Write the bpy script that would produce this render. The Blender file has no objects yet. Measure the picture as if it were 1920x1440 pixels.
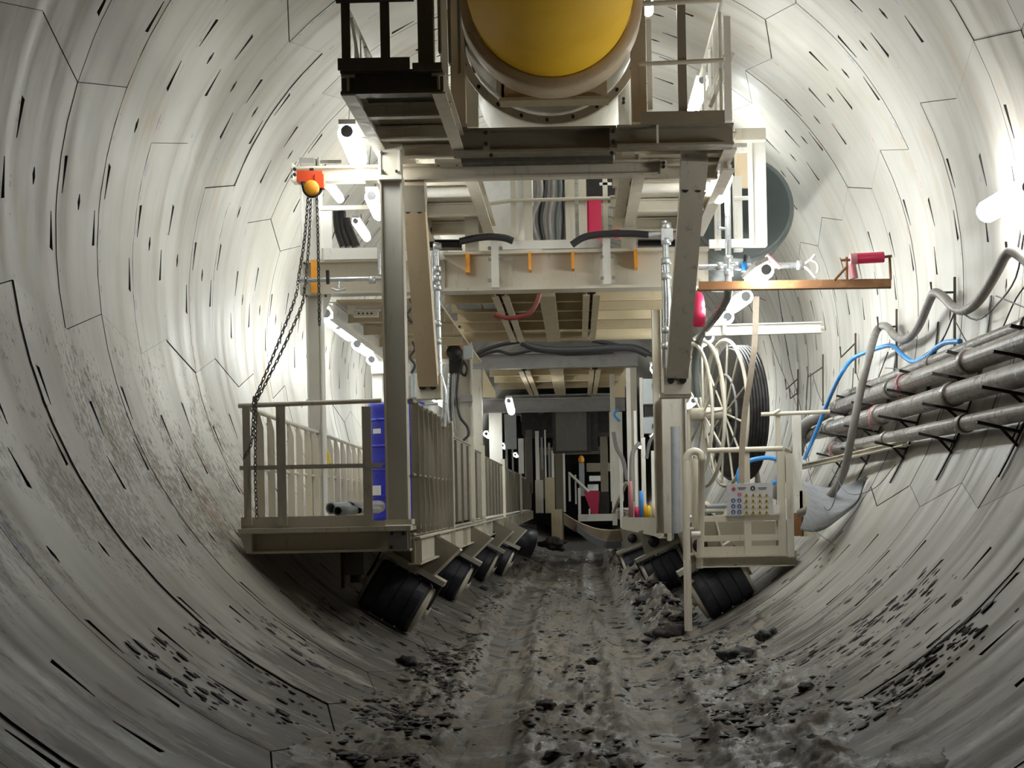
import bpy, math, random
from math import sin, cos, pi, radians, sqrt, atan2
from mathutils import Vector, Matrix, noise
random.seed(7); noise.seed_set(3)
SC = bpy.context.scene
C = SC.collection
# ------------------------------------------------------------------ camera, world, exposure
F, VX, VY, CH = 3000.0, 1084.4, 937.5, 1.525
ROLL = radians(1.15)
cam = bpy.data.cameras.new('camera'); co = bpy.data.objects.new('camera', cam); C.objects.link(co)
cam.sensor_width = 36; cam.lens = F / 1920 * 36
cam.shift_x = (960 - VX) / 1920; cam.shift_y = (VY - 720) / 1920
cam.clip_start = .05; cam.clip_end = 400
co.matrix_world = Matrix.Translation((0, 0, CH)) @ Matrix.Rotation(ROLL, 4, 'Y') @ Matrix.Rotation(radians(90), 4, 'X')
SC.camera = co
w = bpy.data.worlds.new('tunnel_air'); SC.world = w; w.use_nodes = True
w.node_tree.nodes['Background'].inputs[0].default_value = (.85, .9, 1, 1)
w.node_tree.nodes['Background'].inputs[1].default_value = .008
SC.view_settings.view_transform = 'Standard'; SC.view_settings.look = 'None'
SC.view_settings.exposure = 0.0; SC.view_settings.gamma = 1.0
SC.view_settings.use_curve_mapping = False
SC.cycles.max_bounces = 6
LAMP = 0.72      # overall lamp power factor
R, AX, AZ = 3.3, -.09, 3.3      # tunnel bore radius and axis
def P(x, y, Y):
    dx, dy = x - VX, y - VY; c, s = cos(ROLL), sin(ROLL)
    return Vector(((dx * c - dy * s) / F * Y, Y, CH - (dx * s + dy * c) / F * Y))
def V(*a): return Vector(a)
# ------------------------------------------------------------------ mesh builder
class MB:
    def __init__(s): s.v = []; s.f = []; s.sm = []; s.mi = []; s.cur = 0
    def add(s, vs, fs, smooth=False):
        o = len(s.v); s.v += [Vector(p) for p in vs]
        for f in fs: s.f.append(tuple(i + o for i in f)); s.sm.append(smooth); s.mi.append(s.cur)
        return s
    def box(s, a, b):
        x0, x1 = sorted((a[0], b[0])); y0, y1 = sorted((a[1], b[1])); z0, z1 = sorted((a[2], b[2]))
        return s.add([(x0,y0,z0),(x1,y0,z0),(x1,y1,z0),(x0,y1,z0),(x0,y0,z1),(x1,y0,z1),(x1,y1,z1),(x0,y1,z1)],
              [(0,3,2,1),(4,5,6,7),(0,1,5,4),(1,2,6,5),(2,3,7,6),(3,0,4,7)])
    def pbox(s, x0, y0, x1, y1, Y, dep):       # box whose front face covers a photo rectangle at depth Y
        xm, ym = (x0 + x1) / 2, (y0 + y1) / 2
        return s.box((P(x0, ym, Y).x, Y, P(xm, y1, Y).z), (P(x1, ym, Y).x, Y + dep, P(xm, y0, Y).z))
    def prism(s, p0, p1, prof, up=(0,0,1)):
        p0, p1 = Vector(p0), Vector(p1); d = (p1 - p0).normalized(); up = Vector(up)
        sd = d.cross(up)
        if sd.length < 1e-4: sd = d.cross(Vector((0,1,0)))
        sd.normalize(); u = sd.cross(d); n = len(prof)
        vs = [p0 + sd * a + u * b for a, b in prof] + [p1 + sd * a + u * b for a, b in prof]
        fs = [(i, (i+1) % n, (i+1) % n + n, i + n) for i in range(n)] + [tuple(range(n))[::-1], tuple(range(n, 2*n))]
        return s.add(vs, fs)
    def bar(s, p0, p1, w, h, up=(0,0,1)):
        return s.prism(p0, p1, [(-w/2,-h/2),(w/2,-h/2),(w/2,h/2),(-w/2,h/2)], up)
    def ibeam(s, p0, p1, w, h, t=.014, up=(0,0,1)):
        a, b, c = w/2, h/2, t/2
        return s.prism(p0, p1, [(-a,-b),(a,-b),(a,-b+t),(c,-b+t),(c,b-t),(a,b-t),(a,b),(-a,b),(-a,b-t),(-c,b-t),(-c,-b+t),(-a,-b+t)], up)
    def angle(s, p0, p1, w, h, t=.01, up=(0,0,1)):
        return s.prism(p0, p1, [(0,0),(w,0),(w,t),(t,t),(t,h),(0,h)], up)
    def tube(s, pts, r, n=10, cap=True, closed=False):
        pts = [Vector(p) for p in pts]; m = len(pts); rs = r if isinstance(r, list) else [r] * m
        d0 = (pts[1] - pts[0]).normalized(); a = d0.orthogonal().normalized(); vs = []
        for i, p in enumerate(pts):
            if closed: d = pts[(i+1) % m] - pts[i-1]
            else: d = pts[min(i+1, m-1)] - pts[max(i-1, 0)]
            d.normalize(); a = (a - d * a.dot(d)); a.normalize(); b = d.cross(a)
            for k in range(n):
                t = 2*pi*k/n; vs.append(p + (a*cos(t) + b*sin(t)) * rs[i])
        fs = []
        for i in range(m if closed else m - 1):
            for k in range(n):
                j = (i+1) % m; fs.append((i*n+k, i*n+(k+1) % n, j*n+(k+1) % n, j*n+k))
        s.add(vs, fs, n > 5)
        if cap and not closed: s.add(vs[:n], [tuple(range(n))[::-1]]); s.add(vs[-n:], [tuple(range(n))])
        return s
    def lathe(s, o, d, prof, n=24, arc=None, smooth=True):   # prof (radius, along) around axis d from o
        o, d = Vector(o), Vector(d).normalized(); a = d.orthogonal().normalized() if abs(d.z) > .9 or abs(d.y) < .9 else Vector((1,0,0)); b = d.cross(a)
        a0, a1 = arc or (0, 2*pi); full = arc is None; m = n if full else n + 1; vs = []
        for r, h in prof:
            for k in range(m):
                t = a0 + (a1 - a0) * k / n; vs.append(o + d*h + (a*cos(t) + b*sin(t)) * r)
        fs = []
        for i in range(len(prof) - 1):
            for k in range(n):
                k2 = (k+1) % m; fs.append((i*m+k, i*m+k2, (i+1)*m+k2, (i+1)*m+k))
        return s.add(vs, fs, smooth)
    def mesh(s, name, mats, off=Vector((0,0,0))):
        me = bpy.data.meshes.new(name); me.from_pydata([tuple(p - off) for p in s.v], [], s.f)
        me.polygons.foreach_set('use_smooth', s.sm); me.polygons.foreach_set('material_index', s.mi)
        for m in (mats if isinstance(mats, (list, tuple)) else [mats]): me.materials.append(m)
        me.update(); return me
def cr(pts, k=6):        # smooth path through points
    pts = [Vector(p) for p in pts]; q = [2*pts[0]-pts[1]] + pts + [2*pts[-1]-pts[-2]]; out = []
    for i in range(1, len(q) - 2):
        a, b, c, d = q[i-1], q[i], q[i+1], q[i+2]
        for j in range(k):
            t = j / k; out.append(.5*((2*b) + (c-a)*t + (2*a-5*b+4*c-d)*t*t + (3*b-a-3*c+d)*t**3))
    return out + [pts[-1]]
def PP(Y, *xy): return [P(x, y, Y) for x, y in xy]
def P3(*t): return [P(*a) for a in t]
WL = {}
def tag(o, label, cat, group=None, kind=None):
    o['label'] = label; o['category'] = cat
    if group: o['group'] = group
    if kind: o['kind'] = kind
    return o
def thing(name, label, cat, loc, group=None):
    o = bpy.data.objects.new(name, None); C.objects.link(o); o.location = loc; o.empty_display_size = .1
    WL[o.name] = Vector(loc); return tag(o, label, cat, group)
def part(name, mb, mat, parent, label=None, kind=None):
    off = WL[parent.name]; o = bpy.data.objects.new(name, mb.mesh(name, mat, off)); C.objects.link(o); o.parent = parent
    WL[o.name] = off
    if label: o['label'] = label
    if kind: o['kind'] = kind
    return o
def one(name, mb, mat, label, cat, group=None, kind=None):       # a thing that is a single mesh
    c = sum(mb.v, Vector()) / len(mb.v); o = bpy.data.objects.new(name, mb.mesh(name, mat, c)); C.objects.link(o); o.location = c
    WL[o.name] = c; return tag(o, label, cat, group, kind)
def link_part(name, me, parent, loc, rot=None):
    o = bpy.data.objects.new(name, me); C.objects.link(o); o.parent = parent; o.location = Vector(loc) - WL[parent.name]
    if rot: o.rotation_euler = rot
    return o
# ------------------------------------------------------------------ materials
class NT:
    def __init__(s, name, rough=.6, metal=0):
        s.m = bpy.data.materials.new(name); s.m.use_nodes = True; s.t = s.m.node_tree; s.b = s.t.nodes['Principled BSDF']
        s.b.inputs['Roughness'].default_value = rough; s.b.inputs['Metallic'].default_value = metal
        s.pos = s.t.nodes.new('ShaderNodeNewGeometry').outputs['Position']
    def lk(s, a, b): s.t.links.new(a, b)
    def put(s, sock, v):
        if hasattr(v, 'links'): s.lk(v, sock)
        elif v is not None: sock.default_value = v
    def math(s, op, a, b=None, c=None, clamp=False):
        n = s.t.nodes.new('ShaderNodeMath'); n.operation = op; n.use_clamp = clamp
        for i, v in enumerate((a, b, c)): s.put(n.inputs[i], v)
        return n.outputs[0]
    def noise(s, vec, scale, detail=4, rough=.55):
        n = s.t.nodes.new('ShaderNodeTexNoise'); s.put(n.inputs['Vector'], vec); n.inputs['Scale'].default_value = scale
        n.inputs['Detail'].default_value = detail; n.inputs['Roughness'].default_value = rough; return n.outputs[0]
    def scale(s, vec, sc):
        n = s.t.nodes.new('ShaderNodeVectorMath'); n.operation = 'MULTIPLY'; s.lk(vec, n.inputs[0]); n.inputs[1].default_value = sc; return n.outputs[0]
    def ramp(s, v, a, b, lo=0, hi=1):
        n = s.t.nodes.new('ShaderNodeMapRange'); n.interpolation_type = 'SMOOTHSTEP'; s.put(n.inputs[0], v)
        for i, x in enumerate((a, b, lo, hi)): n.inputs[i+1].default_value = x
        return n.outputs[0]
    def mix(s, f, a, b, mode='MIX'):
        n = s.t.nodes.new('ShaderNodeMix'); n.data_type = 'RGBA'; n.blend_type = mode; s.put(n.inputs[0], f)
        for i, v in ((6, a), (7, b)): s.put(n.inputs[i], (*v, 1) if isinstance(v, tuple) and len(v) == 3 else v)
        return n.outputs[2]
    def xyz(s, v):
        n = s.t.nodes.new('ShaderNodeSeparateXYZ'); s.lk(v, n.inputs[0]); return n.outputs
    def comb(s, x, y, z):
        n = s.t.nodes.new('ShaderNodeCombineXYZ')
        for i, v in enumerate((x, y, z)): s.put(n.inputs[i], v)
        return n.outputs[0]
    def color(s, c): s.put(s.b.inputs['Base Color'], (*c, 1) if isinstance(c, tuple) else c)
    def rough(s, r): s.put(s.b.inputs['Roughness'], r)
    def bump(s, h, st=.3, d=.01):
        n = s.t.nodes.new('ShaderNodeBump'); n.inputs['Strength'].default_value = st; n.inputs['Distance'].default_value = d
        s.lk(h, n.inputs['Height']); s.lk(n.outputs[0], s.b.inputs['Normal'])
def plain(name, c, rough=.5, metal=0, dirt=.25, dc=(.12,.1,.08), sc=9):
    t = NT(name, rough, metal); n = t.noise(t.pos, sc, 5, .65); m = t.ramp(n, .45, .75, 0, dirt)
    t.color(t.mix(m, c, dc)); t.rough(t.ramp(n, .2, .8, max(0, rough - .12), min(1, rough + .15))); return t.m
def painted(name, c, rust=.5, grime=.5, rough=.45):
    t = NT(name, rough); n1 = t.noise(t.pos, 2.2, 4); n2 = t.noise(t.pos, 14, 6, .7)
    n3 = t.noise(t.scale(t.pos, (9, 9, 1.4)), 1.6, 5, .7)
    col = t.mix(t.ramp(n1, .35, .7, 0, .35), c, tuple(x * k for x, k in zip(c, (.82, .76, .64))))
    col = t.mix(t.ramp(n3, .55, .75, 0, grime), col, (.2, .17, .125))
    col = t.mix(t.ramp(n2, .66, .72, 0, rust), col, (.14, .075, .035))
    t.color(col); t.rough(t.ramp(n2, .3, .7, rough - .08, rough + .25)); t.bump(n2, .12, .004); return t.m
M = {}
M['cream'] = painted('cream_paint', (.62, .575, .48))
M['white'] = painted('white_paint', (.74, .72, .67), .35, .3)
M['beige'] = painted('beige_paint', (.60, .48, .33), .5, .3)
M['tan'] = painted('tan_soffit_paint', (.5, .42, .28), .4, .4)
M['brown'] = painted('brown_grey_dark', (.105, .095, .082), .3, .5)
M['oxide'] = painted('brown_oxide_paint', (.23, .2, .15), .5, .4)
M['dirty'] = painted('dirty_cream_paint', (.46, .43, .37), .6, .85)
M['zinc'] = plain('galvanised_steel', (.58, .6, .62), .32, .75, .3)
M['grey'] = plain('grey_steel', (.26, .25, .25), .5, .3)
M['pipe'] = plain('weathered_grey_pipe', (.21, .185, .16), .32, .15, .6, (.1, .075, .055), 7)
M['mud_or_shade'] = painted('mud_or_shade_paint', (.27, .24, .19), .7, .9)
M['rod'] = plain('dull_brown_rod', (.09, .065, .05), .7, .1, .4)
M['rubber'] = plain('black_rubber', (.024, .024, .028), .5, 0, .2, (.1, .08, .07))
M['tyre'] = plain('roller_rubber', (.022, .024, .032), .42, 0, .35, (.09, .075, .065), 6)
M['black'] = plain('black_steel', (.018, .016, .016), .5, .2, .3)
M['hose'] = plain('grey_hose', (.235, .215, .2), .5, 0, .4, (.1, .09, .08))
M['strap'] = plain('beige_hose', (.62, .52, .41), .6, 0, .3)
M['bluehose'] = plain('blue_hose', (.05, .3, .75), .4, 0, .2)
M['blue'] = plain('blue_drum', (.018, .025, .48), .35, 0, .12)
M['yellow'] = plain('yellow_duct', (.95, .56, .004), .75, 0, .3, (.7, .4, .01), 2)
M['orange'] = plain('orange_paint', (.86, .36, .03), .5, 0, .3)
M['hoist'] = plain('red_hoist_paint', (.75, .09, .03), .4, 0, .2)
M['redp'] = plain('red_pink_paint', (.62, .02, .09), .4, 0, .2)
M['pinkdust'] = plain('dusty_red_paint', (.5, .2, .22), .7, 0, .3, (.4, .3, .26))
M['yel'] = plain('yellow_plastic', (.8, .6, .02), .5, 0, .1)
M['rust'] = plain('rusty_steel', (.2, .09, .035), .75, .1, .8, (.34, .2, .09), 5)
M['chain'] = plain('chain_steel', (.16, .16, .15), .4, .6, .4)
M['mat'] = plain('grey_rubber_sheet', (.27, .28, .3), .45, 0, .3)
M['green'] = plain('dark_green_grey', (.085, .1, .095), .5, 0, .3)
M['box'] = plain('pale_grey_enclosure', (.55, .6, .62), .4, 0, .15)
M['label'] = plain('white_label', (.8, .8, .78), .5, 0, .1)
M['blackmark'] = plain('black_print', (.03, .03, .03), .6, 0, .1)
def emis(name, c, s):
    m = bpy.data.materials.new(name); m.use_nodes = True; b = m.node_tree.nodes['Principled BSDF']
    b.inputs['Base Color'].default_value = (.8, .8, .8, 1)
    b.inputs['Emission Color'].default_value = (*c, 1); b.inputs['Emission Strength'].default_value = s; return m
M['lit'] = emis('lit_tube', (.95, 1, .98), 9)
M['litw'] = emis('lit_signal', (1, .9, .75), 3)
# concrete of the lining, with stains in coordinates of the bore (angle, length)
def concrete(name, pocket=False):
    t = NT(name, .6); x, y, z = t.xyz(t.pos)
    dx = t.math('SUBTRACT', x, AX); dz = t.math('SUBTRACT', z, AZ)
    a = t.math('ARCTAN2', dx, t.math('MULTIPLY', dz, -1))      # 0 at invert, + right, - left
    ua = t.math('MULTIPLY', a, R)
    cyl = t.comb(ua, y, 0)
    n1 = t.noise(cyl, .55, 4); n2 = t.noise(t.scale(cyl, (.5, 5, 1)), .8, 5, .6); n3 = t.noise(cyl, 40, 4, .7)
    base = t.mix(t.ramp(n1, .3, .72), (.37, .35, .305), (.52, .505, .465))
    base = t.mix(t.ramp(n2, .48, .75, 0, .6), base, (.3, .265, .21))
    base = t.mix(t.ramp(n3, .62, .8, 0, .25), base, (.3, .28, .25))
    n9 = t.noise(t.scale(cyl, (.8, 2.2, 1)), .9, 3)
    base = t.mix(t.ramp(n9, .56, .78, 0, .75), base, (.37, .28, .175))          # rust-brown water stains
    # brown splatter thrown on the left haunch
    spl = t.noise(t.scale(cyl, (12, 24, 1)), 1.0, 5, .75); sp2 = t.noise(cyl, 1.1, 3)
    reg = t.math('MULTIPLY', t.ramp(a, -1.75, -1.2), t.math('SUBTRACT', 1, t.ramp(a, -.95, -.6)))
    reg = t.math('MULTIPLY', reg, t.math('SUBTRACT', 1, t.ramp(y, 13.5, 17.5)))
    reg = t.math('MULTIPLY', reg, t.ramp(sp2, .3, .55, .45, 1))
    th = t.math('MULTIPLY_ADD', reg, -.38, .84)
    msk = t.ramp(t.math('SUBTRACT', spl, th), 0, .05, 0, .9)
    base = t.mix(msk, base, t.mix(t.ramp(sp2, .4, .6), (.05, .033, .02), (.13, .085, .05)))
    # mud streaks smeared round the invert
    st = t.noise(t.scale(cyl, (2.2, 9, 1)), 1.1, 7, .7); low = t.math('SUBTRACT', 1, t.ramp(t.math('ABSOLUTE', a), .2, 1.2))
    film = t.math('MULTIPLY', t.math('SUBTRACT', 1, t.ramp(t.math('ABSOLUTE', a), .25, 1.5)), t.ramp(t.noise(t.scale(cyl, (.6, 1.6, 1)), 1.1, 4), .3, .65, .45, 1))
    base = t.mix(t.math('MULTIPLY', film, .78), base, (.115, .1, .083))
    th2 = t.math('MULTIPLY_ADD', low, -.56, .85); th2 = t.math('ADD', th2, t.ramp(n9, .4, .6, .06, -.05))
    base = t.mix(t.ramp(t.math('SUBTRACT', st, th2), 0, .07, 0, .88), base, t.mix(n3, (.02, .017, .015), (.1, .08, .062)))
    # chalk ticks by the ring joints
    fr = t.math('FRACT', t.math('DIVIDE', t.math('SUBTRACT', y, 9.63), .891))
    tick = t.math('MULTIPLY', t.math('SUBTRACT', 1, t.ramp(fr, .035, .045)), t.ramp(t.noise(t.scale(cyl, (7, .3, 1)), 1.5, 2), .6, .63, 0, .55))
    sel = t.ramp(t.noise(t.scale(cyl, (.25, 1, 1)), .9, 1), .45, .5)
    base = t.mix(tick, base, t.mix(sel, (.5, .12, .12), (.15, .22, .5)))
    if pocket: base = t.mix(.88, base, (.035, .03, .03))  # near-black tint paints the shade inside the bolt pockets
    t.color(base); t.rough(t.ramp(n2, .3, .8, .42, .75)); t.bump(n3, .1, .004); return t.m
M['concrete'] = concrete('lining_concrete'); M['pocket'] = concrete('pocket_shade', True)
def mudmat(name, lo, hi, wet=.3):
    t = NT(name, .6); n1 = t.noise(t.pos, 2.1, 5, .6); n2 = t.noise(t.pos, 22, 6, .7); n4 = t.noise(t.scale(t.pos, (9, .3, 4)), 1.4, 5)
    c = t.mix(t.ramp(n1, .38, .62), lo, hi); c = t.mix(t.ramp(n4, .5, .66, 0, .7), c, tuple(v * .3 for v in lo)); c = t.mix(t.ramp(n2, .5, .75, 0, .6), c, tuple(v * .35 for v in lo))
    t.color(c); t.rough(t.ramp(n1, .35, .65, wet, .85)); t.bump(n2, .6, .02); return t.m
M['mud'] = mudmat('wet_mud', (.085, .07, .054), (.235, .2, .16), .2)
M['clod'] = mudmat('dark_mud', (.014, .012, .012), (.035, .03, .028), .45)

# ------------------------------------------------------------------ tunnel lining
WID, Y0 = .891, 9.603
def struct_empty(name):
    o = bpy.data.objects.new(name, None); C.objects.link(o); o['kind'] = 'structure'; WL[o.name] = Vector((0, 0, 0)); return o
floor = struct_empty('floor'); wl = struct_empty('wall_left'); wr = struct_empty('wall_right'); ceil = struct_empty('ceiling')
segcache = {}
def seg_mesh(span, sn, sf, en, ef, lod):
    key = (round(span, 3), sn, sf, en, ef, lod)
    if key in segcache: return segcache[key]
    rnd = random.Random(hash(key) & 0xffff); L = span * R
    nu = max(5, int(span / radians(4.4)))
    us = [i / nu for i in range(nu + 1)]; pk = []
    if lod < 2:
        npk = max(1, int(L / 1.3)); hl = .125 / L
        for i in range(npk):
            u = (i + .5) / npk
            for v0, v1, du in ((.07, .135, -.2 / L), (.865, .93, .2 / L)):
                pk.append((u + du - hl, u + du + hl, v0, v1, 'slot', 1 if du > 0 else -1))
        pk.append((.5 - .055 / L, .5 + .055 / L, .47, .53, 'eye', 0))
        for p in pk:
            if p[4] == 'eye': us = [u for u in us if not (p[0] - .004 < u < p[1] + .004)] + [p[0], (p[0] + p[1]) / 2, p[1]]
            else: us = [u for u in us if not (p[0] - .004 < u < p[1] + .004)] + [p[0], p[1]]
        us = sorted(set(us))
        vs_ = [0, .07, .135, .47, .53, .865, .93, 1]
    else: vs_ = [0, 1]
    g, gv = .003 / R, .0015
    def ang(u, v): return (sn + (sf - sn) * v) * (1 - u) + (span + en + (ef - en) * v) * u
    mb = MB(); idx = {}; pos = {}
    for i, u in enumerate(us):
        for j, v in enumerate(vs_):
            pos[i, j] = [u, v]
    cells = {}
    for p in pk:
        j = vs_.index(p[2]); i0 = us.index(p[0]); i1 = us.index(p[1]); mid = (p[2] + p[3]) / 2
        for i in range(i0, i1): cells[i, j] = p
        ends = [i0] if p[5] > 0 else [i1]
        if p[4] == 'eye': ends = [i0, i1]
        for i in ends:
            for jj in (j, j + 1): pos[i, jj][1] = mid + (vs_[jj] - mid) * (.25 if p[4] == 'slot' else .3)
    def co3(u, v, dep):
        a = ang(u, v) + (g if u == 0 else -g if u == 1 else 0); yy = v * WID + (gv if v == 0 else -gv if v == 1 else 0)
        return Vector((cos(a) * (R + dep), yy, sin(a) * (R + dep)))
    vv = []; 
    def vid(p):
        vv.append(p); return len(vv) - 1
    top = {k: vid(co3(q[0], q[1], 0)) for k, q in pos.items()}
    fs = []; mi = []; sm = []
    ni, nj = len(us), len(vs_)
    for i in range(ni - 1):
        for j in range(nj - 1):
            q = [top[i, j], top[i, j+1], top[i+1, j+1], top[i+1, j]]
            if (i, j) in cells:
                p = cells[i, j]
                def dp(ii):
                    if p[4] == 'eye': return .035
                    f = (us[ii] - p[0]) / (p[1] - p[0]); f = f if p[5] > 0 else 1 - f
                    return .008 + .05 * f
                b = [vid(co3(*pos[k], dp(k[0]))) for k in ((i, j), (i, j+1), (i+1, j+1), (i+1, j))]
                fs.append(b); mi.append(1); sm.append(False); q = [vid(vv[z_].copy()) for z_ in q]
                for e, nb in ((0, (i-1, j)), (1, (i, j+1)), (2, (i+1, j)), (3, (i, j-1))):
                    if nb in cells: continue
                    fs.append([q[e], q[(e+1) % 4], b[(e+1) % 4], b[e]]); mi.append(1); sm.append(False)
            else: fs.append(q); mi.append(0); sm.append(True)
    bt = {}
    ring = [(i, 0) for i in range(ni)] + [(ni-1, j) for j in range(1, nj)] + [(i, nj-1) for i in range(ni-2, -1, -1)] + [(0, j) for j in range(nj-2, 0, -1)]
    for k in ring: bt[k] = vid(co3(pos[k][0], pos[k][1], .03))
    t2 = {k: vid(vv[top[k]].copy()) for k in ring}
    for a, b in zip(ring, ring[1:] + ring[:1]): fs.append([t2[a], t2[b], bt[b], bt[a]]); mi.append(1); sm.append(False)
    me = bpy.data.meshes.new('lining_segment'); me.from_pydata([tuple(p) for p in vv], [], fs)
    me.polygons.foreach_set('material_index', mi); me.polygons.foreach_set('use_smooth', sm)
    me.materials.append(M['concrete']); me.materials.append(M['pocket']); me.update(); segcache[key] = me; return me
A1 = [-33, 24, 52.5, 92, 134, 160, 188.5, 246]
A2 = [-33, 24, 52.5, 92, 134, 188.5, 246]
def place_ring(k, joined=None):
    y = Y0 + k * WID; par = k % 2; angs = A1 if (k % 4) != 2 else A2; sg = 1 if par else -1
    rr = random.Random(k * 13 + 5)
    for i, a0 in enumerate(angs):
        a1 = angs[(i+1) % len(angs)]; a1 += 360 if a1 < a0 else 0
        # the joint line zigzags: near end and far end swing either way
        sw = radians(1.8) * sg
        s0 = sw if a0 not in (24, -33, 52.5) else -sw; s1 = sw if (a1 % 360) not in (24, 327, 52.5) else -sw
        me = seg_mesh(radians(a1 - a0), s0, -s0, s1, -s1, 0 if joined is None else 2)
        mid = (a0 + a1) / 2 % 360
        if joined is None:
            par_o = floor if 236 < mid < 310 else wr if (mid >= 310 or mid < 45) else ceil if mid < 135 else wl
            lip = rr.uniform(-.006, .006); m = radians((a0 + a1) / 2)
            link_part('lining_segment', me, par_o, (AX + cos(m) * lip, y, AZ + sin(m) * lip), (0, -radians(a0), 0))
        else:
            rot = Matrix.Translation((AX, y, AZ)) @ Matrix.Rotation(-radians(a0), 4, 'Y'); o = len(joined.v)
            joined.v += [rot @ v.co for v in me.vertices]
            for p in me.polygons: joined.f.append(tuple(i + o for i in p.vertices)); joined.sm.append(p.use_smooth); joined.mi.append(p.material_index)
NEAR = (-5, 26)
for k in range(*NEAR): place_ring(k)
fm = MB()
for k in list(range(-22, NEAR[0])) + list(range(NEAR[1], 76)): place_ring(k, fm)
ob = bpy.data.objects.new('wall_far', fm.mesh('wall_far', [M['concrete'], M['pocket']])); C.objects.link(ob); ob['kind'] = 'structure'
b = MB(); b.lathe((AX, -10, AZ), (0, 1, 0), [(R + .032, 0), (R + .032, 90)], 96)
ob = bpy.data.objects.new('trim_1', b.mesh('trim_1', M['black'])); C.objects.link(ob); ob['kind'] = 'structure'
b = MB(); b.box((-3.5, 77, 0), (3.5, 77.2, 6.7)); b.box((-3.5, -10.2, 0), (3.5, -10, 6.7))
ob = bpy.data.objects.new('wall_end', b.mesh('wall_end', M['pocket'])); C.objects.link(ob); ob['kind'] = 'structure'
# ------------------------------------------------------------------ mud on the invert
def lin_z(x): return AZ - sqrt(max(.01, R*R - (x - AX)**2))
def rutc(y): return -.62 - .16 * sin((y - 11) / 19 * pi) if y < 30 else -.48
def nz(x, y, s, k=0): return noise.fractal(Vector((x * s, y * s, k)), .7, 2.1, 5)
def mud_z(x, y):
    th = .10 + .035 * nz(x, y, .9, 2)
    ext = 1.05 + .25 * nz(0, y, .6, 9) + (.55 if x > 0 and y < 14.5 else 0) + (.25 if x < 0 and y < 13 else 0)
    e = max(0, (abs(x + .05) - ext * .72) / .45); z = lin_z(x) + max(0, .03 * (1 - e)) * (1 if e < 1 else 0)
    base = th * .5 + .055
    z = max(z, base) if e < 1 else lin_z(x) - .06
    if e >= 1: return z
    fade = 1 - e
    lr, rr_ = x - rutc(y), x - (.42 + .1 * sin(y / 6))
    rut = math.exp(-(lr / .2)**4); rut2 = math.exp(-(rr_ / .2)**4)
    rough = .045 * nz(x, y * .45, 3.2, 4) + .02 * nz(x, y * .6, 13, 6)
    z += rough * (1 - .85 * rut - .7 * rut2) * (1.25 if y < 14 else .8) * min(1, fade * 1.6)
    z -= .035 * rut + .03 * rut2
    z += .05 * math.exp(-((abs(lr) - .27) / .07)**2) * (.6 + .8 * nz(x, y, 2, 8)) + .04 * math.exp(-((abs(rr_) - .27) / .07)**2)
    if 15 < y < 34: z += max(0, .22 + .25 * nz(x, y, 2.6, 11)) * math.exp(-((x - .93 + (y - 17) * .012) / .2)**2) * min(1, (y - 15) / 2.5)
    if y > 17: z += .04 * math.exp(-((x + 1.1) / .2)**2) * (.5 + nz(x, y, 3, 1))
    return z
b = MB(); NX, NY = 240, 580; vs = []
ys = [6.2 * (44 / 6.2)**(j / NY) for j in range(NY + 1)]
for y in ys:
    for i in range(NX + 1):
        x = -2.0 + 4.1 * i / NX; vs.append((x, y, mud_z(x, y)))
b.add(vs, [(j*(NX+1)+i, j*(NX+1)+i+1, (j+1)*(NX+1)+i+1, (j+1)*(NX+1)+i) for j in range(NY) for i in range(NX)
     if any(vs[q][2] > lin_z(vs[q][0]) - .03 for q in (j*(NX+1)+i, j*(NX+1)+i+1))], True)
mud = bpy.data.objects.new('mud_bed', b.mesh('mud_bed', M['mud'])); C.objects.link(mud)
tag(mud, 'wet brown mud with wheel ruts along the tunnel bottom', 'mud', None, 'stuff')
ICO = None
def clod(mb, c, r, seed, flat=.6, tilt=0):
    global ICO
    if ICO is None:
        import bmesh
        bm = bmesh.new(); bmesh.ops.create_icosphere(bm, subdivisions=1, radius=1); ICO = ([v.co.copy() for v in bm.verts], [tuple(v.index for v in f.verts) for f in bm.faces])
        bm2 = bmesh.new(); bmesh.ops.create_icosphere(bm2, subdivisions=3, radius=1); ICO += ([v.co.copy() for v in bm2.verts], [tuple(v.index for v in f.verts) for f in bm2.faces])
    vs, fs = (ICO[2], ICO[3]) if seed < 0 else ICO[:2]
    out = []
    for v in vs:
        k = 1 + .55 * noise.noise(v * (1.1 if seed >= 0 else 1.7) + Vector((seed * 3.1, 0, 1))) + (.25 * noise.noise(v * 5 + Vector((seed, 0, 1))) if seed < 0 else 0)
        q = Vector((v.x * r * (1.5 + abs(tilt) * 1.2 if seed >= 0 else 1.15), v.y * r * (1.5 - abs(tilt) * .6), v.z * r * flat)) * k
        out.append(Vector(c) + Vector((q.x * cos(tilt) - q.z * sin(tilt), q.y, q.x * sin(tilt) + q.z * cos(tilt))))
    mb.add(out, fs, seed < 0)
def surf(x, y): return max(lin_z(x), mud_z(x, y))
b = MB(); rnd = random.Random(4); n = 0
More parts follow.
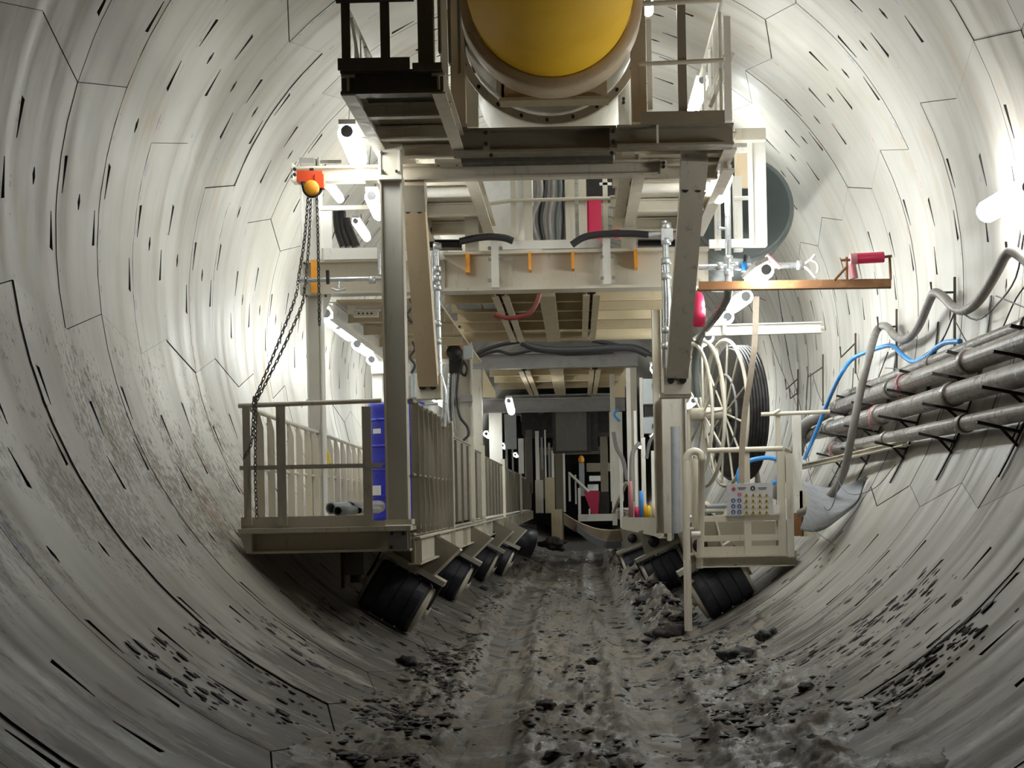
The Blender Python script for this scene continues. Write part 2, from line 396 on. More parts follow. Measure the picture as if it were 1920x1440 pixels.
for _ in range(30000):
    y = 8.0 * (28 / 8.0)**(rnd.random()); x = rnd.uniform(-2.3, 2.3)
    d = .12
    if -1.35 < x < -.85: d = .8 if y < 15 else .5
    if x < -1.35: d = .22 if y < 14 else .05
    if -.38 < x < .2: d = .35 if y < 13 else .08
    if .7 < x < 1.5: d = .4 if y < 17 else .8 if x < 1.15 else .1
    if x > 1.5: d = .4 if y < 12 else .05
    if abs(x - rutc(y)) < .2: d = .02
    d *= max(0, .5 + 2.2 * nz(x, y, 1.4, 20))
    if rnd.random() > d: continue
    r = .007 + .028 * rnd.random()**4 * (.7 if abs(x) > 1.3 else 1) + (.045 * rnd.random()**2 if y > 15.5 and .65 < x < 1.2 else 0)
    clod(b, (x, y, surf(x, y) + r * .12), r, rnd.randint(0, 50), .45, math.asin((x - AX) / R) if lin_z(x) > mud_z(x, y) else 0); n += 1
    if n > 9000: break
o = bpy.data.objects.new('mud_crumbs', b.mesh('mud_crumbs', M['clod'])); C.objects.link(o)
tag(o, 'small dark crumbs of mud scattered over the ruts', 'mud', None, 'stuff')
def floor_y(px, py, z=.1): return (CH - z) / ((py - VY)) * F
for (px, py, r, lab) in ((1112, 1245, .06, 'lone dark mud lump in the middle of the track'), (760, 1245, .07, 'dark mud lump left of the track below the near roller'),
        (830, 1110, .07, 'dark mud lump on the concrete beside the second left roller'), (905, 1105, .055, 'small mud lump at the edge of the left rut'),
        (1022, 1325, .055, 'mud lump between the ruts low in the foreground'), (1042, 1422, .06, 'mud lump nearest the bottom edge of the picture'),
        (1255, 1195, .14, 'large dark mud lump at the foot of the ladder'), (1215, 1130, .13, 'large dark mud lump on the right-hand mud bank'),
        (1440, 1195, .08, 'mud lump right of the right-hand roller'), (1390, 1235, .12, 'broken pile of mud right of the ladder foot'), (1512, 1292, .045, 'small upright mud lump on the right slope')):
    # march the viewing ray down to the ground
    Y = 30.0
    while Y > 8:
        p = P(px, py, Y)
        if p.z > surf(p.x, Y): break
        Y -= .05
    b = MB(); clod(b, (p.x, Y, surf(p.x, Y) + r * .25), r, -random.randint(1, 40), .7); one('mud_lump', b, M['clod'], lab, 'mud lump')
b = MB(); pts = []
for (px, py) in ((1873, 1302), (1876, 1320), (1885, 1335), (1900, 1340), (1914, 1342)):
    Y = 14.0
    while Y > 8:
        p = P(px, py, Y)
        if (p.x - AX)**2 + (p.z - AZ)**2 < (R - .012)**2: break
        Y -= .03
    pts.append(p)
b.tube(cr(pts), .008, 6); one('cord_scrap', b, M['label'], 'short white scrap of cord lying on the right slope', 'cord')
exec_marker = 0
# ------------------------------------------------------------------ lamps
M['lit'].node_tree.nodes['Principled BSDF'].inputs['Emission Strength'].default_value = 70 * LAMP
M['litlow'] = emis('lit_tube_dim', (.95, 1, .98), 22 * LAMP)
M['litsoft'] = emis('lit_tube_soft', (.95, 1, .98), 36 * LAMP); M['litbig'] = emis('lit_tube_wall', (1, 1, .96), 66 * LAMP)
def lamp(p0, p1, label, r=.045, mat='lit', up=(0, 0, 1), group='tube lamps', cap=True):
    p0, p1 = Vector(p0), Vector(p1); d = (p1 - p0).normalized(); up = Vector(up).normalized(); c = (p0 + p1) / 2
    t = thing('tube_lamp', label, 'lamp', c, group)
    b = MB(); b.tube([p0 + d * .03, p1 - d * .03], r, 12); part('diffuser', b, M[mat], t)
    b = MB(); b.bar(p0 + up * r * 1.05, p1 + up * r * 1.05, r * 1.7, r * .5, up); part('housing', b, M['white'], t)
    for q, s in ((p0, 1), (p1, -1)):
        b = MB(); b.tube([q - d * s * .035, q + d * s * .04], r * .62, 12); part("end_cap", b, M['mat'], t)
    b = MB(); b.bar(c + up * r, c + up * (r + .12), .03, .012, (1, 0, 0)); part('bracket', b, M['grey'], t)
    return t
G1 = 'tube lamps under the left walkway roof'; G2 = 'tube lamps along the right hose run'
lamp(P(651, 248, 11.9), P(672, 300, 12.75), 'bright tube lamp beside the upper left platform, above the chain hoist beam', .075, 'litsoft')
lamp(P(614, 342, 14.6), P(638, 374, 15.5), 'tube lamp hanging just right of the red chain hoist', .04, 'litsoft')
lamp(P(697, 368, 12.8), P(712, 402, 13.6), 'bright tube lamp against the tall left column', .06)
lamp(P(667, 415, 16.5), P(688, 446, 17.7), 'small tube lamp in the window left of the tall column', .045, 'litsoft')
for i, (a, b_, s) in enumerate((((612, 588, 16), (624, 603, 16.7), 'first, nearest'), ((634, 610, 17.2), (656, 628, 18.3), 'second'), ((670, 645, 19.2), (690, 658, 20.4), 'third'), ((697, 674, 21), (716, 684, 22.2), 'fourth, farthest'))):
    lamp(P(*a), P(*b_), s + ' of the four tube lamps in the slanting row behind the left post', .075, 'litsoft', (1, 0, .6), G1)
lamp(P(1358, 330, 13.6), P(1347, 368, 14.4), 'bright tube lamp over the right galvanised riser pipe', .075)
for i, (a, b_, s) in enumerate((((1436, 506, 13.6), (1410, 528, 14.6), 'first, nearest and highest'), ((1398, 556, 15.2), (1374, 574, 16.4), 'second'), ((1364, 594, 17.0), (1346, 609, 18.2), 'third'), ((1328, 632, 19.2), (1313, 642, 20.6), 'fourth, farthest'))):
    lamp(P(*a), P(*b_), s + ' of the four tube lamps descending along the curved hose', .075, 'lit', (-.5, 0, 1), G2)
lamp(P(1850, 397, 11.85), P(1928, 352, 10.8), 'large bright tube lamp mounted on the right tunnel wall', .085, 'litbig', (.9, 0, .3))
lamp(P(1215, 4, 12.9), P(1215, 22, 13.3), 'small bright lamp at the top beside the yellow duct', .045)
lamp(P(954, 752, 26), P(959, 772, 27), 'oval white lamp on the far left column', .06)
lamp(P(1226, 690, 21.5), P(1236, 706, 22), 'small lamp behind the right leg above the grey enclosures', .06, 'litlow')
# lamps of the same kind farther along the works
for i, y in enumerate((24, 30, 37, 45, 54)):
    lamp(V(-2.1, y, 3.1), V(-2.1, y + 1.2, 3.1), f'tube lamp deep in the tunnel left side, place {("nearest","second","middle","fourth","last")[i]}', .07, 'lit', (1, 0, .6), 'far left lamps')
    lamp(V(1.9, y + 2, 3.1), V(1.9, y + 3.2, 3.1), f'tube lamp deep in the tunnel right side, place {("nearest","second","middle","fourth","last")[i]}', .07, 'lit', (-1, 0, .6), 'far right lamps')
for i, (x, y, z) in enumerate(((-1.6, 17.5, 5.6), (1.5, 17.5, 5.6), (0, 20, 6.0), (-1.5, 26, 5.4), (1.2, 14.5, 5.3))):
    lamp(V(x, y, z), V(x, y + 1.2, z), ('tube lamp above the left upper deck', 'tube lamp above the right upper deck', 'added hidden tube lamp behind the yellow duct drum', 'far tube lamp above the upper deck', 'tube lamp behind the right cream post')[i], .06)  # the one behind the drum is added, hidden by the crossbeam
# ------------------------------------------------------------------ helpers on the bore wall
def W(x, y, off=.05):         # where the sight line through a photo point meets the lining, off metres clear of it
    d = P(x, y, 1) - V(0, 0, CH); a = d.x**2 + d.z**2; ox, oz = -AX, CH - AZ
    bq = 2 * (d.x * ox + d.z * oz); cq = ox*ox + oz*oz - (R - off)**2
    Y = (-bq + sqrt(max(0, bq*bq - 4*a*cq))) / (2*a); return P(x, y, Y)
def bolts(t, pts, Y, r=.016, mat='black', n=6, name='bolt', dep=.025):
    base = None
    for q in pts:
        p = P(q[0], q[1], Y)
        if base is None:
            b = MB(); b.lathe(p + V(0, -dep, 0), (0, 1, 0), [(0, 0), (r, 0), (r, dep)], n, smooth=False); base = part(name, b, M[mat], t); b0 = p
        else:
            o = base.copy(); C.objects.link(o); o.location = p - b0; WL[o.name] = WL[t.name]
def hbeam(name, t, x0, x1, yt, yb, Y, dep, mat='cream', tf=.02):    # crossbeam whose web faces the viewer
    a = P(x0, (yt + yb) / 2, Y); c = P(x1, (yt + yb) / 2, Y); z = (a.z + c.z) / 2; h = (yb - yt) / F * Y
    b = MB(); b.ibeam(V(a.x, Y + dep/2, z), V(c.x, Y + dep/2, z), dep, h, tf); return part(name, b, M[mat], t)
def vcol(name, t, x0, x1, yt, yb, Y, dep, mat='cream', tf=.02, xb=None):
    xm = (x0 + x1) / 2; a = P(xm, yt, Y); c = P(xb or xm, yb, Y); x = (a.x + c.x) / 2; wd = (x1 - x0) / F * Y
    b = MB(); b.ibeam(V(x, Y + dep/2, c.z), V(x, Y + dep/2, a.z), dep, wd, tf, (1, 0, 0)); return part(name, b, M[mat], t)
def pb(name, t, x0, y0, x1, y1, Y, dep, mat='cream', label=None, kind=None):
    b = MB(); b.pbox(x0, y0, x1, y1, Y, dep); return part(name, b, M[mat], t, label, kind)
def tb(name, t, pts, r, mat='cream', n=8, label=None):
    b = MB(); b.tube(pts, r, n); return part(name, b, M[mat], t, label)
def lb(name, t, p0, p1, w, h, mat='cream', up=(0, 0, 1), kind='bar'):
    b = MB(); (b.ibeam(p0, p1, w, h, .015, up) if kind == 'i' else b.bar(p0, p1, w, h, up)); return part(name, b, M[mat], t)
def xz(x, y, Y): p = P(x, y, Y); return p.x, p.z
# ================================================================== UPPER LEVEL (front plane about Y 12.4)
t = thing('upper_platform', 'dark brown upper left platform with toe boards and railing, hanging over the tall column', 'platform', P(735, 175, 10.7))
hbeam('front_beam', t, 638, 830, 130, 175, 10.7, .12, 'brown')  # front faces in dark brown-grey, beams behind in cream
pb('toe_board', t, 633, 108, 768, 130, 10.66, .02, 'brown'); pb('toe_board', t, 773, 117, 828, 131, 10.66, .02, 'brown')
z1 = P(640, 178, 10.7).z
for px, w_ in ((652, .09), (822, .09)):
    p = P(px, 178, 10.7); lb('side_beam', t, V(p.x, 10.72, z1 + .07), V(p.x, 13.1, z1 + .07), w_, .14, 'cream', kind='i')
xa, xb = P(640, 178, 10.7).x, P(830, 178, 10.7).x
for y in (11.45, 12.15, 12.8): lb('cross_member', t, V(xa, y, z1 + .07), V(xb, y, z1 + .07), .08, .1, 'cream', kind='i')
b = MB(); b.box((xa + .03, 10.8, z1 + .13), (xb - .03, 11.45, z1 + .15)); part('deck_plate', b, M['brown'], t, 'dark open hatch plate')
b = MB(); b.box((xa + .03, 11.5, z1 + .13), (xb - .03, 13.0, z1 + .15)); part('deck_plate', b, M['oxide'], t)
for x0, x1 in ((640, 656), (713, 730)): pb('railing_post', t, x0, 4, x1, 130, 10.72, .03, 'brown')
pb('railing_post', t, 783, -10, 812, 128, 10.75, .12, 'brown', 'thick dark post')
tb('handrail', t, PP(10.72, (630, 2), (776, -2)), .018, 'brown')
p0, p1 = P(645, 4, 10.8), P(645, 4, 10.8); p1.y = 13
tb('handrail', t, [p0, p1], .018, 'white')
zb = P(650, 108, 10.7).z
for i in range(7):
    y = 11.0 + i * .3; b = MB(); b.box((p0.x - .004, y, zb), (p0.x + .004, y + .03, p0.z)); part('baluster', b, M['white'], t)
for i in range(3): lb('brace', t, V(p0.x + .02, 11 + i * .7, p0.z - .05), V(p0.x + .02, 11.6 + i * .7, zb), .02, .02, 'white')
p = P(820, -20, 12); q = P(820, 125, 12)
for i in range(4):
    b = MB(); b.box((p.x + i * .05 - .02, 11.3 + i * .3, q.z), (p.x + i * .05, 11.36 + i * .3, p.z)); part('railing_post', b, M['oxide'], t)
t = thing('crossbeam', 'long brown-grey bolted upper crossbeam under the yellow duct', 'beam', P(1000, 262, 12.4))
hbeam('channel', t, 847, 1156, 238, 284, 12.4, .2, 'oxide', .02)
pb('splice_plate', t, 905, 243, 918, 280, 12.37, .02, 'oxide'); pb('splice_plate', t, 1143, 240, 1157, 279, 12.37, .02, 'oxide')
bolts(t, [(911, 249), (911, 270), (1150, 246), (1150, 266), (1147, 288), (921, 292)], 12.37)
b = MB(); p = P(860, 287, 12.6); q = P(1150, 297, 12.6); b.box((p.x, 12.65, q.z), (q.x, 12.9, p.z)); part('lower_channel', b, M['brown'], t)
t = thing('crossbeam', 'lower cream crossbeam running right from the red chain hoist, behind the tall column', 'beam', P(900, 320, 12.75))
hbeam('channel', t, 547, 1238, 305, 334, 12.75, .13, 'cream', .018)
pb('end_plate', t, 545, 305, 549, 338, 12.74, .13, 'white'); pb('end_plate', t, 1238, 300, 1251, 326, 12.74, .13, 'cream')
bolts(t, [(822, 309), (857, 308), (553, 318), (553, 328), (1244, 306), (1244, 313)], 12.73, .014)
pb('cleat', t, 815, 298, 864, 304, 12.6, .2, 'cream')
t = thing('column', 'tall grey-white left column in front, from the lower platform to the upper beams', 'column', P(747, 985, 12.4))
b = MB(); c0, c1 = P(731, 335, 12.45), P(748, 976, 12.45); xm_ = (c0.x + c1.x) / 2; b.box((xm_ - .074, 12.46, c1.z), (xm_ + .074, 12.6, c0.z)); part('shaft', b, M['white'], t)
for s_ in (-1, 1): b = MB(); b.box((xm_ + s_ * .074, 12.42, c1.z), (xm_ + s_ * .086, 12.62, c0.z)); part('flange', b, M['cream'], t)
pb('head_box', t, 709, 278, 750, 332, 12.4, .2, 'cream'); pb('head_plate', t, 706, 270, 753, 280, 12.38, .24, 'cream')
pb('base_plate', t, 722, 974, 772, 984, 12.36, .24, 'cream'); pb('joint_plate', t, 708, 328, 753, 336, 12.38, .22, 'white')
pb('flange_edge', t, 711, 282, 714, 328, 12.385, .02, 'white'); pb('flange_edge', t, 747, 282, 750, 328, 12.385, .02, 'white')
bolts(t, [(744, 322), (718, 322), (716, 287)], 12.39, .012)
# two raking props that carry the upper level
def prop(name_lab, x0t, x1t, yt, Yt, x0b, x1b, yb, Yb, by):
    a = P((x0t + x1t) / 2, yt, Yt); c = P((x0b + x1b) / 2, yb, Yb)
    t = thing('raking_prop', name_lab, 'prop', c, 'raking props'); w_ = (x1b - x0b) / F * Yb
    b = MB(); b.bar(c, a, w_ * 1.0, .16, (0, 1, 0)); part('shaft', b, M['beige' if x0t < 900 else 'dirty'], t)
    b = MB(); b.box((c.x - w_*.62, Yb - .02, P(x0b, by, Yb).z), (c.x + w_*.62, Yb + .2, c.z + .05)); part('foot_bracket', b, M['cream'], t)
    for s in (-.3, .25):
        b = MB(); b.lathe(V(c.x + s * w_, Yb - .05, (P(x0b, by, Yb).z + c.z) / 2 + .03), (0, 1, 0), [(0, 0), (.032, 0), (.032, .05)], 10, smooth=False); part('bolt', b, M['black'], t)
    k = .12; m_ = a.lerp(c, k); b = MB(); b.bar(a, m_, w_ * 1.1, .2, (0, 1, 0)); part('head_bracket', b, M['dirty'], t)
    for s in (-.3, .25):
        b = MB(); q = a.lerp(c, k + .03) + V(s * w_, -.1, 0); b.lathe(q, (0, 1, 0), [(0, 0), (.028, 0), (.028, .05)], 10, smooth=False); part('bolt', b, M['black'], t)
    return t
prop('left raking prop, beige and leaning, behind the tall grey-white column', 755, 793, 336, 12.8, 785, 822, 715, 14.1, 748)
prop('right raking prop, dirty cream and leaning, beside the galvanised risers', 1280, 1324, 292, 12.8, 1249, 1290, 700, 14.1, 740)
# upper right platform
t = thing('upper_platform', 'upper right platform with brown toe board, thick posts and white side railing', 'platform', P(1260, 272, 12.4))
hbeam('front_beam', t, 1157, 1376, 232, 272, 12.3, .2, 'oxide', .018)
pb('joint_plate', t, 1231, 234, 1235, 268, 12.28, .03, 'white'); pb('toe_board', t, 1201, 208, 1359, 232, 12.25, .02, 'oxide')
pb('railing_post', t, 1183, -15, 1211, 228, 12.5, .15, 'beige', 'thick yellowish post'); pb('railing_post', t, 1271, 6, 1287, 218, 12.3, .06, 'oxide')
pb('railing_post', t, 1213, 35, 1222, 205, 12.7, .05, 'white')
tb('mid_rail', t, PP(12.3, (1198, 120), (1357, 113)), .018, 'cream'); tb('handrail', t, PP(12.3, (1192, 8), (1352, 0)), .02, 'cream')
xr = P(1353, 0, 12.4).x; zt = P(1353, 2, 12.4).z; zd = P(1340, 222, 12.4).z
tb('side_handrail', t, [V(xr, 12.3, zt), V(xr, 16.4, zt - .05)], .022, 'white')
tb('side_mid_rail', t, [V(xr, 12.3, (zt + zd) / 2), V(xr, 16.4, (zt + zd) / 2)], .014, 'white')
for i in range(8):
    y = 12.6 + i * .5; b = MB(); b.box((xr - .012, y, zd), (xr + .012, y + .02, zt)); part('baluster', b, M['white'], t)
pb('corner_post', t, 1358, 30, 1371, 225, 12.5, .06, 'white'); lb('brace', t, P(1332, 200, 12.6), P(1374, 100, 12.9), .03, .02, 'white', (0, 1, 0))
for px in (1180, 1372):
    p = P(px, 272, 12.4); lb('side_beam', t, V(p.x, 12.5, p.z + .06), V(p.x, 16.2, p.z + .06), .1, .14, 'cream', kind='i')
za = P(1260, 272, 12.4).z; x0_, x1_ = P(1157, 250, 12.4).x, P(1376, 250, 12.4).x
for y in (13.2, 14.1, 15.1): lb('cross_member', t, V(x0_, y, za + .07), V(x1_, y, za + .07), .09, .11, 'cream', kind='i')
b = MB(); b.box((x0_ + .3, 12.6, za + .14), (x1_ - .02, 16, za + .16)); part('deck_plate', b, M['cream'], t)
t = thing('gantry_post', 'thick cream post left of the yellow duct', 'post', P(860, 240, 12.5))
pb('shaft', t, 844, -20, 871, 238, 12.5, .15, 'beige'); pb('base_plate', t, 840, 232, 876, 239, 12.45, .2, 'cream')
pb('side_channel', t, 825, -20, 838, 205, 12.7, .1, 'cream'); pb('rear_post', t, 872, 40, 895, 238, 13.6, .1, 'cream')
t = thing('gantry_post', 'bright white bolted post right of the yellow duct', 'post', P(1168, 235, 13.4))
pb('shaft', t, 1159, 60, 1182, 236, 13.4, .12, 'white'); bolts(t, [(1169, 186), (1169, 193)], 13.38, .014)
pb('cable_channel', t, 1179, 90, 1186, 236, 13.3, .05, 'white')
# upper deck bays behind the crossbeams, seen from below
zu = 4.22
for lab, xs, x_in in (('left upper deck bay with cream underside and cross tubes', (-1.5, -.78), -.82), ('right upper deck bay with cream underside', (.5, 1.32), .55)):
    t = thing('deck_bay', lab, 'platform', V(sum(xs) / 2, 14.4, zu))
    b = MB(); b.box((xs[0], 13.0, zu + .1), (xs[1], 16.2, zu + .12)); part('deck_plate', b, M['cream'], t)
    for x in (xs[0] + .05, xs[1] - .05): lb('side_beam', t, V(x, 12.95, zu + .03), V(x, 16.2, zu + .03), .1, .16, 'cream', kind='i')
    tb('cross_tube', t, [V(xs[0] + .1, 14.0, zu + .02), V(xs[1] - .1, 14.0, zu + .02)], .045, 'white')
    for y in (13.4, 14.9, 15.9): lb('cross_member', t, V(xs[0] + .1, y, zu + .03), V(xs[1] - .1, y, zu + .03), .08, .12, 'cream', kind='i')
    pass
t = thing('gantry_post', 'inner left post between the upper deck and the main beam', 'post', P(883, 468, 15.5)); pb('shaft', t, 871, 332, 896, 470, 15.55, .14, 'cream'); pb('joint_plate', t, 868, 372, 899, 380, 15.5, .2, 'cream')
t = thing('gantry_post', 'inner right post between the upper deck and the main beam', 'post', P(1176, 468, 15.5)); pb('shaft', t, 1164, 330, 1192, 470, 15.55, .14, 'cream'); pb('joint_plate', t, 1160, 372, 1196, 380, 15.5, .2, 'cream'); pb('lining_plate', t, 1166, 332, 1184, 368, 15.5, .05, 'white')
# yellow ventilation duct overhead and its cream drum
cy = P(1033, -3, 11.6); yc = V(cy.x, 0, cy.z); t = thing('ventilation_duct', 'large yellow ventilation duct coming overhead into a cream clamping ring', 'duct', V(cy.x, 9, cy.z - .58))
b = MB(); b.lathe(V(cy.x, 4.5, cy.z), (0, 1, 0), [(.585 + .012 * (i % 2), i * .355) for i in range(21)], 48); b.lathe(V(cy.x, 11.58, cy.z), (0, 1, 0), [(.585, 0), (.3, .03), (0, .05)], 48); part('flexible_duct', b, M['yellow'], t)
b = MB(); b.lathe(V(cy.x, 11.5, cy.z), (0, 1, 0), [(.592, .03), (.66, .03), (.665, .1), (.665, .35), (.59, .35), (.59, .1)], 48); part('clamping_ring', b, M['beige'], t)
dc = P(1030, 62, 12.9); t = thing('duct_drum', 'white-cream duct drum with bolted flange behind the yellow duct', 'duct', V(dc.x, 13.5, dc.z - .7))
b = MB(); b.lathe(V(dc.x, 12.15, dc.z + .05), (0, 1, 0), [(.62, 0), (.66, .02), (.7, .6), (.7, 2.6), (.6, 2.62)], 48); part('shell', b, M['white'], t)
b = MB(); b.lathe(V(dc.x, 12.85, dc.z + .02), (0, 1, 0), [(.7, 0), (.765, 0), (.765, .05), (.7, .05)], 48, smooth=False); part('flange', b, M['cream'], t)
bs = None
for i in range(22):
    a = 2*pi*i/22 + .1; o_ = V(dc.x + .735 * cos(a), 12.83, dc.z + .02 + .735 * sin(a))
    if bs is None: b = MB(); b.lathe(o_, (0, 1, 0), [(0, -.015), (.014, -.015), (.014, .02)], 6, smooth=False); bs = part('bolt', b, M['black'], t); o0 = o_
    else: o = bs.copy(); C.objects.link(o); o.location = o_ - o0
t = thing('saddle_beam', 'tan saddle beam under the clamping ring of the yellow duct', 'beam', P(1045, 185, 12.0))
pb('beam', t, 940, 140, 1138, 186, 12.0, .1, 'beige'); pb('lower_flange', t, 936, 181, 1142, 187, 11.95, .2, 'tan')
b = MB(); a0 = P(932, 132, 12); b.add([a0, P(945, 140, 12), P(945, 186, 12), P(930, 170, 12), a0 + V(0, .03, 0), P(945, 140, 12.03), P(945, 186, 12.03), P(930, 170, 12.03)], [(0, 1, 2, 3), (7, 6, 5, 4), (0, 4, 5, 1), (1, 5, 6, 2), (2, 6, 7, 3), (3, 7, 4, 0)]); part('gusset', b, M['cream'], t)
b = MB(); b.tube(cr(PP(12.9, (880, 60), (878, 78), (885, 88), (893, 84), (896, 100), (888, 118), (892, 136)), 5), .02, 8)
one('sling', b, M['pinkdust'], 'red lifting sling and shackle hanging left of the yellow duct', 'sling')
pb_ = MB(); pb_.pbox(838, 18, 845, 38, 12.45, .02); one('tag_plate', pb_, M['yel'], 'small yellow tag on the edge of the thick cream post', 'sign')
b = MB(); b.tube(cr(PP(13.4, (1163, 95), (1168, 104), (1164, 112), (1158, 106)), 5), .014, 6); one('hook', b, M['black'], 'small dark hook by the bright white post', 'hook')
# frame on the right of the upper level
t = thing('side_frame', 'white box-section frame right of the upper right platform', 'frame', P(1420, 460, 14.6))
pb('top_beam', t, 1378, 240, 1436, 262, 14.2, .12, 'cream'); pb('post', t, 1406, 262, 1437, 460, 14.4, .14, 'white'); pb('flange_edge', t, 1406, 262, 1412, 460, 14.37, .03, 'white')
pb('post', t, 1376, 330, 1392, 470, 14.9, .1, 'white'); tb('cross_rail', t, PP(14.9, (1376, 372), (1410, 371)), .02, 'white'); pb('top_rail', t, 1380, 276, 1406, 284, 14.4, .08, 'white')
pb('bottom_plate', t, 1330, 448, 1412, 464, 14.3, .05, 'white'); pb('post', t, 1340, 380, 1352, 468, 15.0, .06, 'white')
b = MB(); b.pbox(1378, 288, 1408, 352, 16.2, .05); one('backing_sheet', b, M['beige'], 'pale tan sheet behind the side frame on the upper right', 'panel')
dk = P(1385, 402, 17.3); b = MB(); b.lathe(V(dk.x, 16.9, dk.z), (0, 1, 0), [(.54 + .018 * (i % 2), i * .09) for i in range(30)] , 40); b.lathe(V(dk.x, 16.9, dk.z), (0, 1, 0), [(.54, 0), (.5, .02), (.5, .02), (0, .6)], 40)
b.cur = 0; one('ribbed_duct', b, M['green'], 'dark ribbed duct end behind the white side frame on the right', 'duct')
# ================================================================== MAIN BEAM LEVEL (Y about 15.5)
t = thing('main_beam', 'large cream main crossbeam with orange brackets and clamp bars in mid height', 'beam', P(1030, 540, 15.5))
hbeam('girder', t, 832, 1330, 467, 541, 15.5, .3, 'cream', .03)
pb('clamp_bar', t, 921, 450, 935, 539, 15.44, .05, 'white'); pb('clamp_bar', t, 1130, 447, 1145, 533, 15.44, .05, 'white')
for x0, x1, ya, yb_ in ((872, 880, 474, 510), (990, 996, 472, 505), (1071, 1077, 470, 503), (1189, 1196, 467, 501)):
    b = MB(); p = P(x0, ya, 15.42); q = P(x1, yb_, 15.42); b.box((p.x, 15.44, q.z), (q.x, 15.63, p.z)); part('hook_bracket', b, M['orange'], t, 'orange hook bracket')
bolts(t, [(918, 466), (939, 466), (918, 487), (939, 486), (918, 526), (940, 527), (1127, 461), (1148, 461), (1128, 482), (1149, 481), (1129, 522), (1150, 521)], 15.46, .02, 'grey')
pb('top_plate', t, 940, 450, 1126, 466, 15.52, .03, 'white')
t = thing('main_beam', 'left end of the main crossbeam between the left post and the tall column, with pale face', 'beam', P(650, 545, 15.5))
hbeam('girder', t, 566, 832, 485, 549, 15.5, .25, 'cream', .025); pb('end_plate', t, 562, 484, 568, 552, 15.45, .3, 'cream')
pb('top_plate', t, 606, 465, 707, 486, 15.45, .04, 'white'); pb('rust_strip', t, 583, 487, 594, 549, 15.46, .02, 'orange', 'orange rust-coloured strip')
bolts(t, [(571, 494), (571, 541), (575, 555), (611, 555)], 15.44, .012)
t = thing('column', 'white left post standing behind the left railing, with chain beside it', 'column', P(590, 985, 15.6))
vcol('shaft', t, 577, 606, 552, 985, 15.6, .18, 'white', .014); vcol('upper_shaft', t, 563, 600, 295, 486, 15.5, .18, 'white', .016)
pb('lattice_plate', t, 600, 395, 622, 465, 15.55, .03, 'white'); pb('side_plate', t, 562, 296, 588, 306, 15.4, .2, 'white')
b = MB(); b.add([P(606, 553, 15.6), P(622, 553, 15.6), P(606, 600, 15.6), P(606, 553, 15.64), P(622, 553, 15.64), P(606, 600, 15.64)], [(0, 1, 2), (3, 5, 4), (0, 3, 4, 1), (1, 4, 5, 2), (2, 5, 3, 0)]); part('gusset', b, M['white'], t)
t = thing('window_rail', 'thin cream rails between the left post and the tall column above the main beam', 'rail', P(660, 390, 15.3))
pb('rail', t, 600, 385, 708, 393, 15.3, .04, 'cream'); pb('rail', t, 600, 300, 640, 306, 15.2, .04, 'cream')
t = thing('hose_bundle', 'bundle of dark hoses in the window left of the tall column', 'hoses', P(650, 460, 16.2))
for i, (a, c) in enumerate((((632, 396), (645, 463)), ((640, 396), (655, 463)), ((648, 410), (668, 463)))):
    tb('hose', t, cr([P(*a, 16.1), P((a[0] + c[0]) / 2 - 4, 430, 16.1), P(*c, 16.1)], 5), .045, 'black')
tb('cable', t, cr(PP(16, (632, 420), (624, 445), (620, 463)), 4), .006, 'black', 6)
# middle railing and things behind it on the upper deck
t = thing('railing', 'cream railing in the middle opening above the main beam', 'railing', P(1050, 466, 15.6))
for x0, x1 in ((958, 968), (982, 998), (1060, 1078), (1085, 1100), (1131, 1140)): pb('post', t, x0, 331, x1, 464, 15.6, .06, 'cream')
tb('rail', t, PP(15.58, (896, 385), (960, 376), (1160, 371)), .018, 'cream'); pb('cross_tab', t, 1124, 342, 1147, 347, 15.6, .03, 'white')
dw = P(925, 395, 18); b = MB(); b.lathe(V(dw.x - .1, 17.4, dw.z + .05), (0, 1, 0), [(0, 0), (.5, 0), (.6, .08), (.6, 3)], 40); one('white_tank', b, M['label'], 'white round tank seen through the opening left of the middle railing', 'tank')
t = thing('cabinet', 'red cabinet behind the middle railing on the right', 'cabinet', P(1118, 450, 17.0)); pb('body', t, 1101, 368, 1128, 446, 17, .4, 'redp'); pb('door', t, 1104, 374, 1126, 442, 16.98, .02, 'redp'); pb('dark_hood', t, 1098, 328, 1162, 368, 17.2, .4, 'black')
b = MB(); p = P(1158, 446, 17); b.lathe(p, (0, 0, 1), [(0, 0), (.045, 0), (.045, .42), (.025, .46), (0, .47)], 14); one('gas_cylinder', b, M['redp'], 'narrow red cylinder beside the red cabinet', 'cylinder')
t = thing('hose_bundle', 'dark looped hoses hanging behind the middle railing', 'hoses', P(1030, 450, 16.6))
for i, x in enumerate((1003, 1015, 1028, 1040, 1052)): tb('hose', t, cr([P(x + 8, 325, 16.6 + .06*i), P(x + 10 - 5*i % 7, 365, 16.6 + .06*i), P(x - 6 + 3*i, 410, 16.6 + .06*i), P(x + 4, 455, 16.6 + .06*i)], 5), .03, ('hose', 'black', 'hose', 'green', 'black')[i])
pb('rear_plate', t, 1000, 325, 1062, 455, 17.2, .05, 'grey')
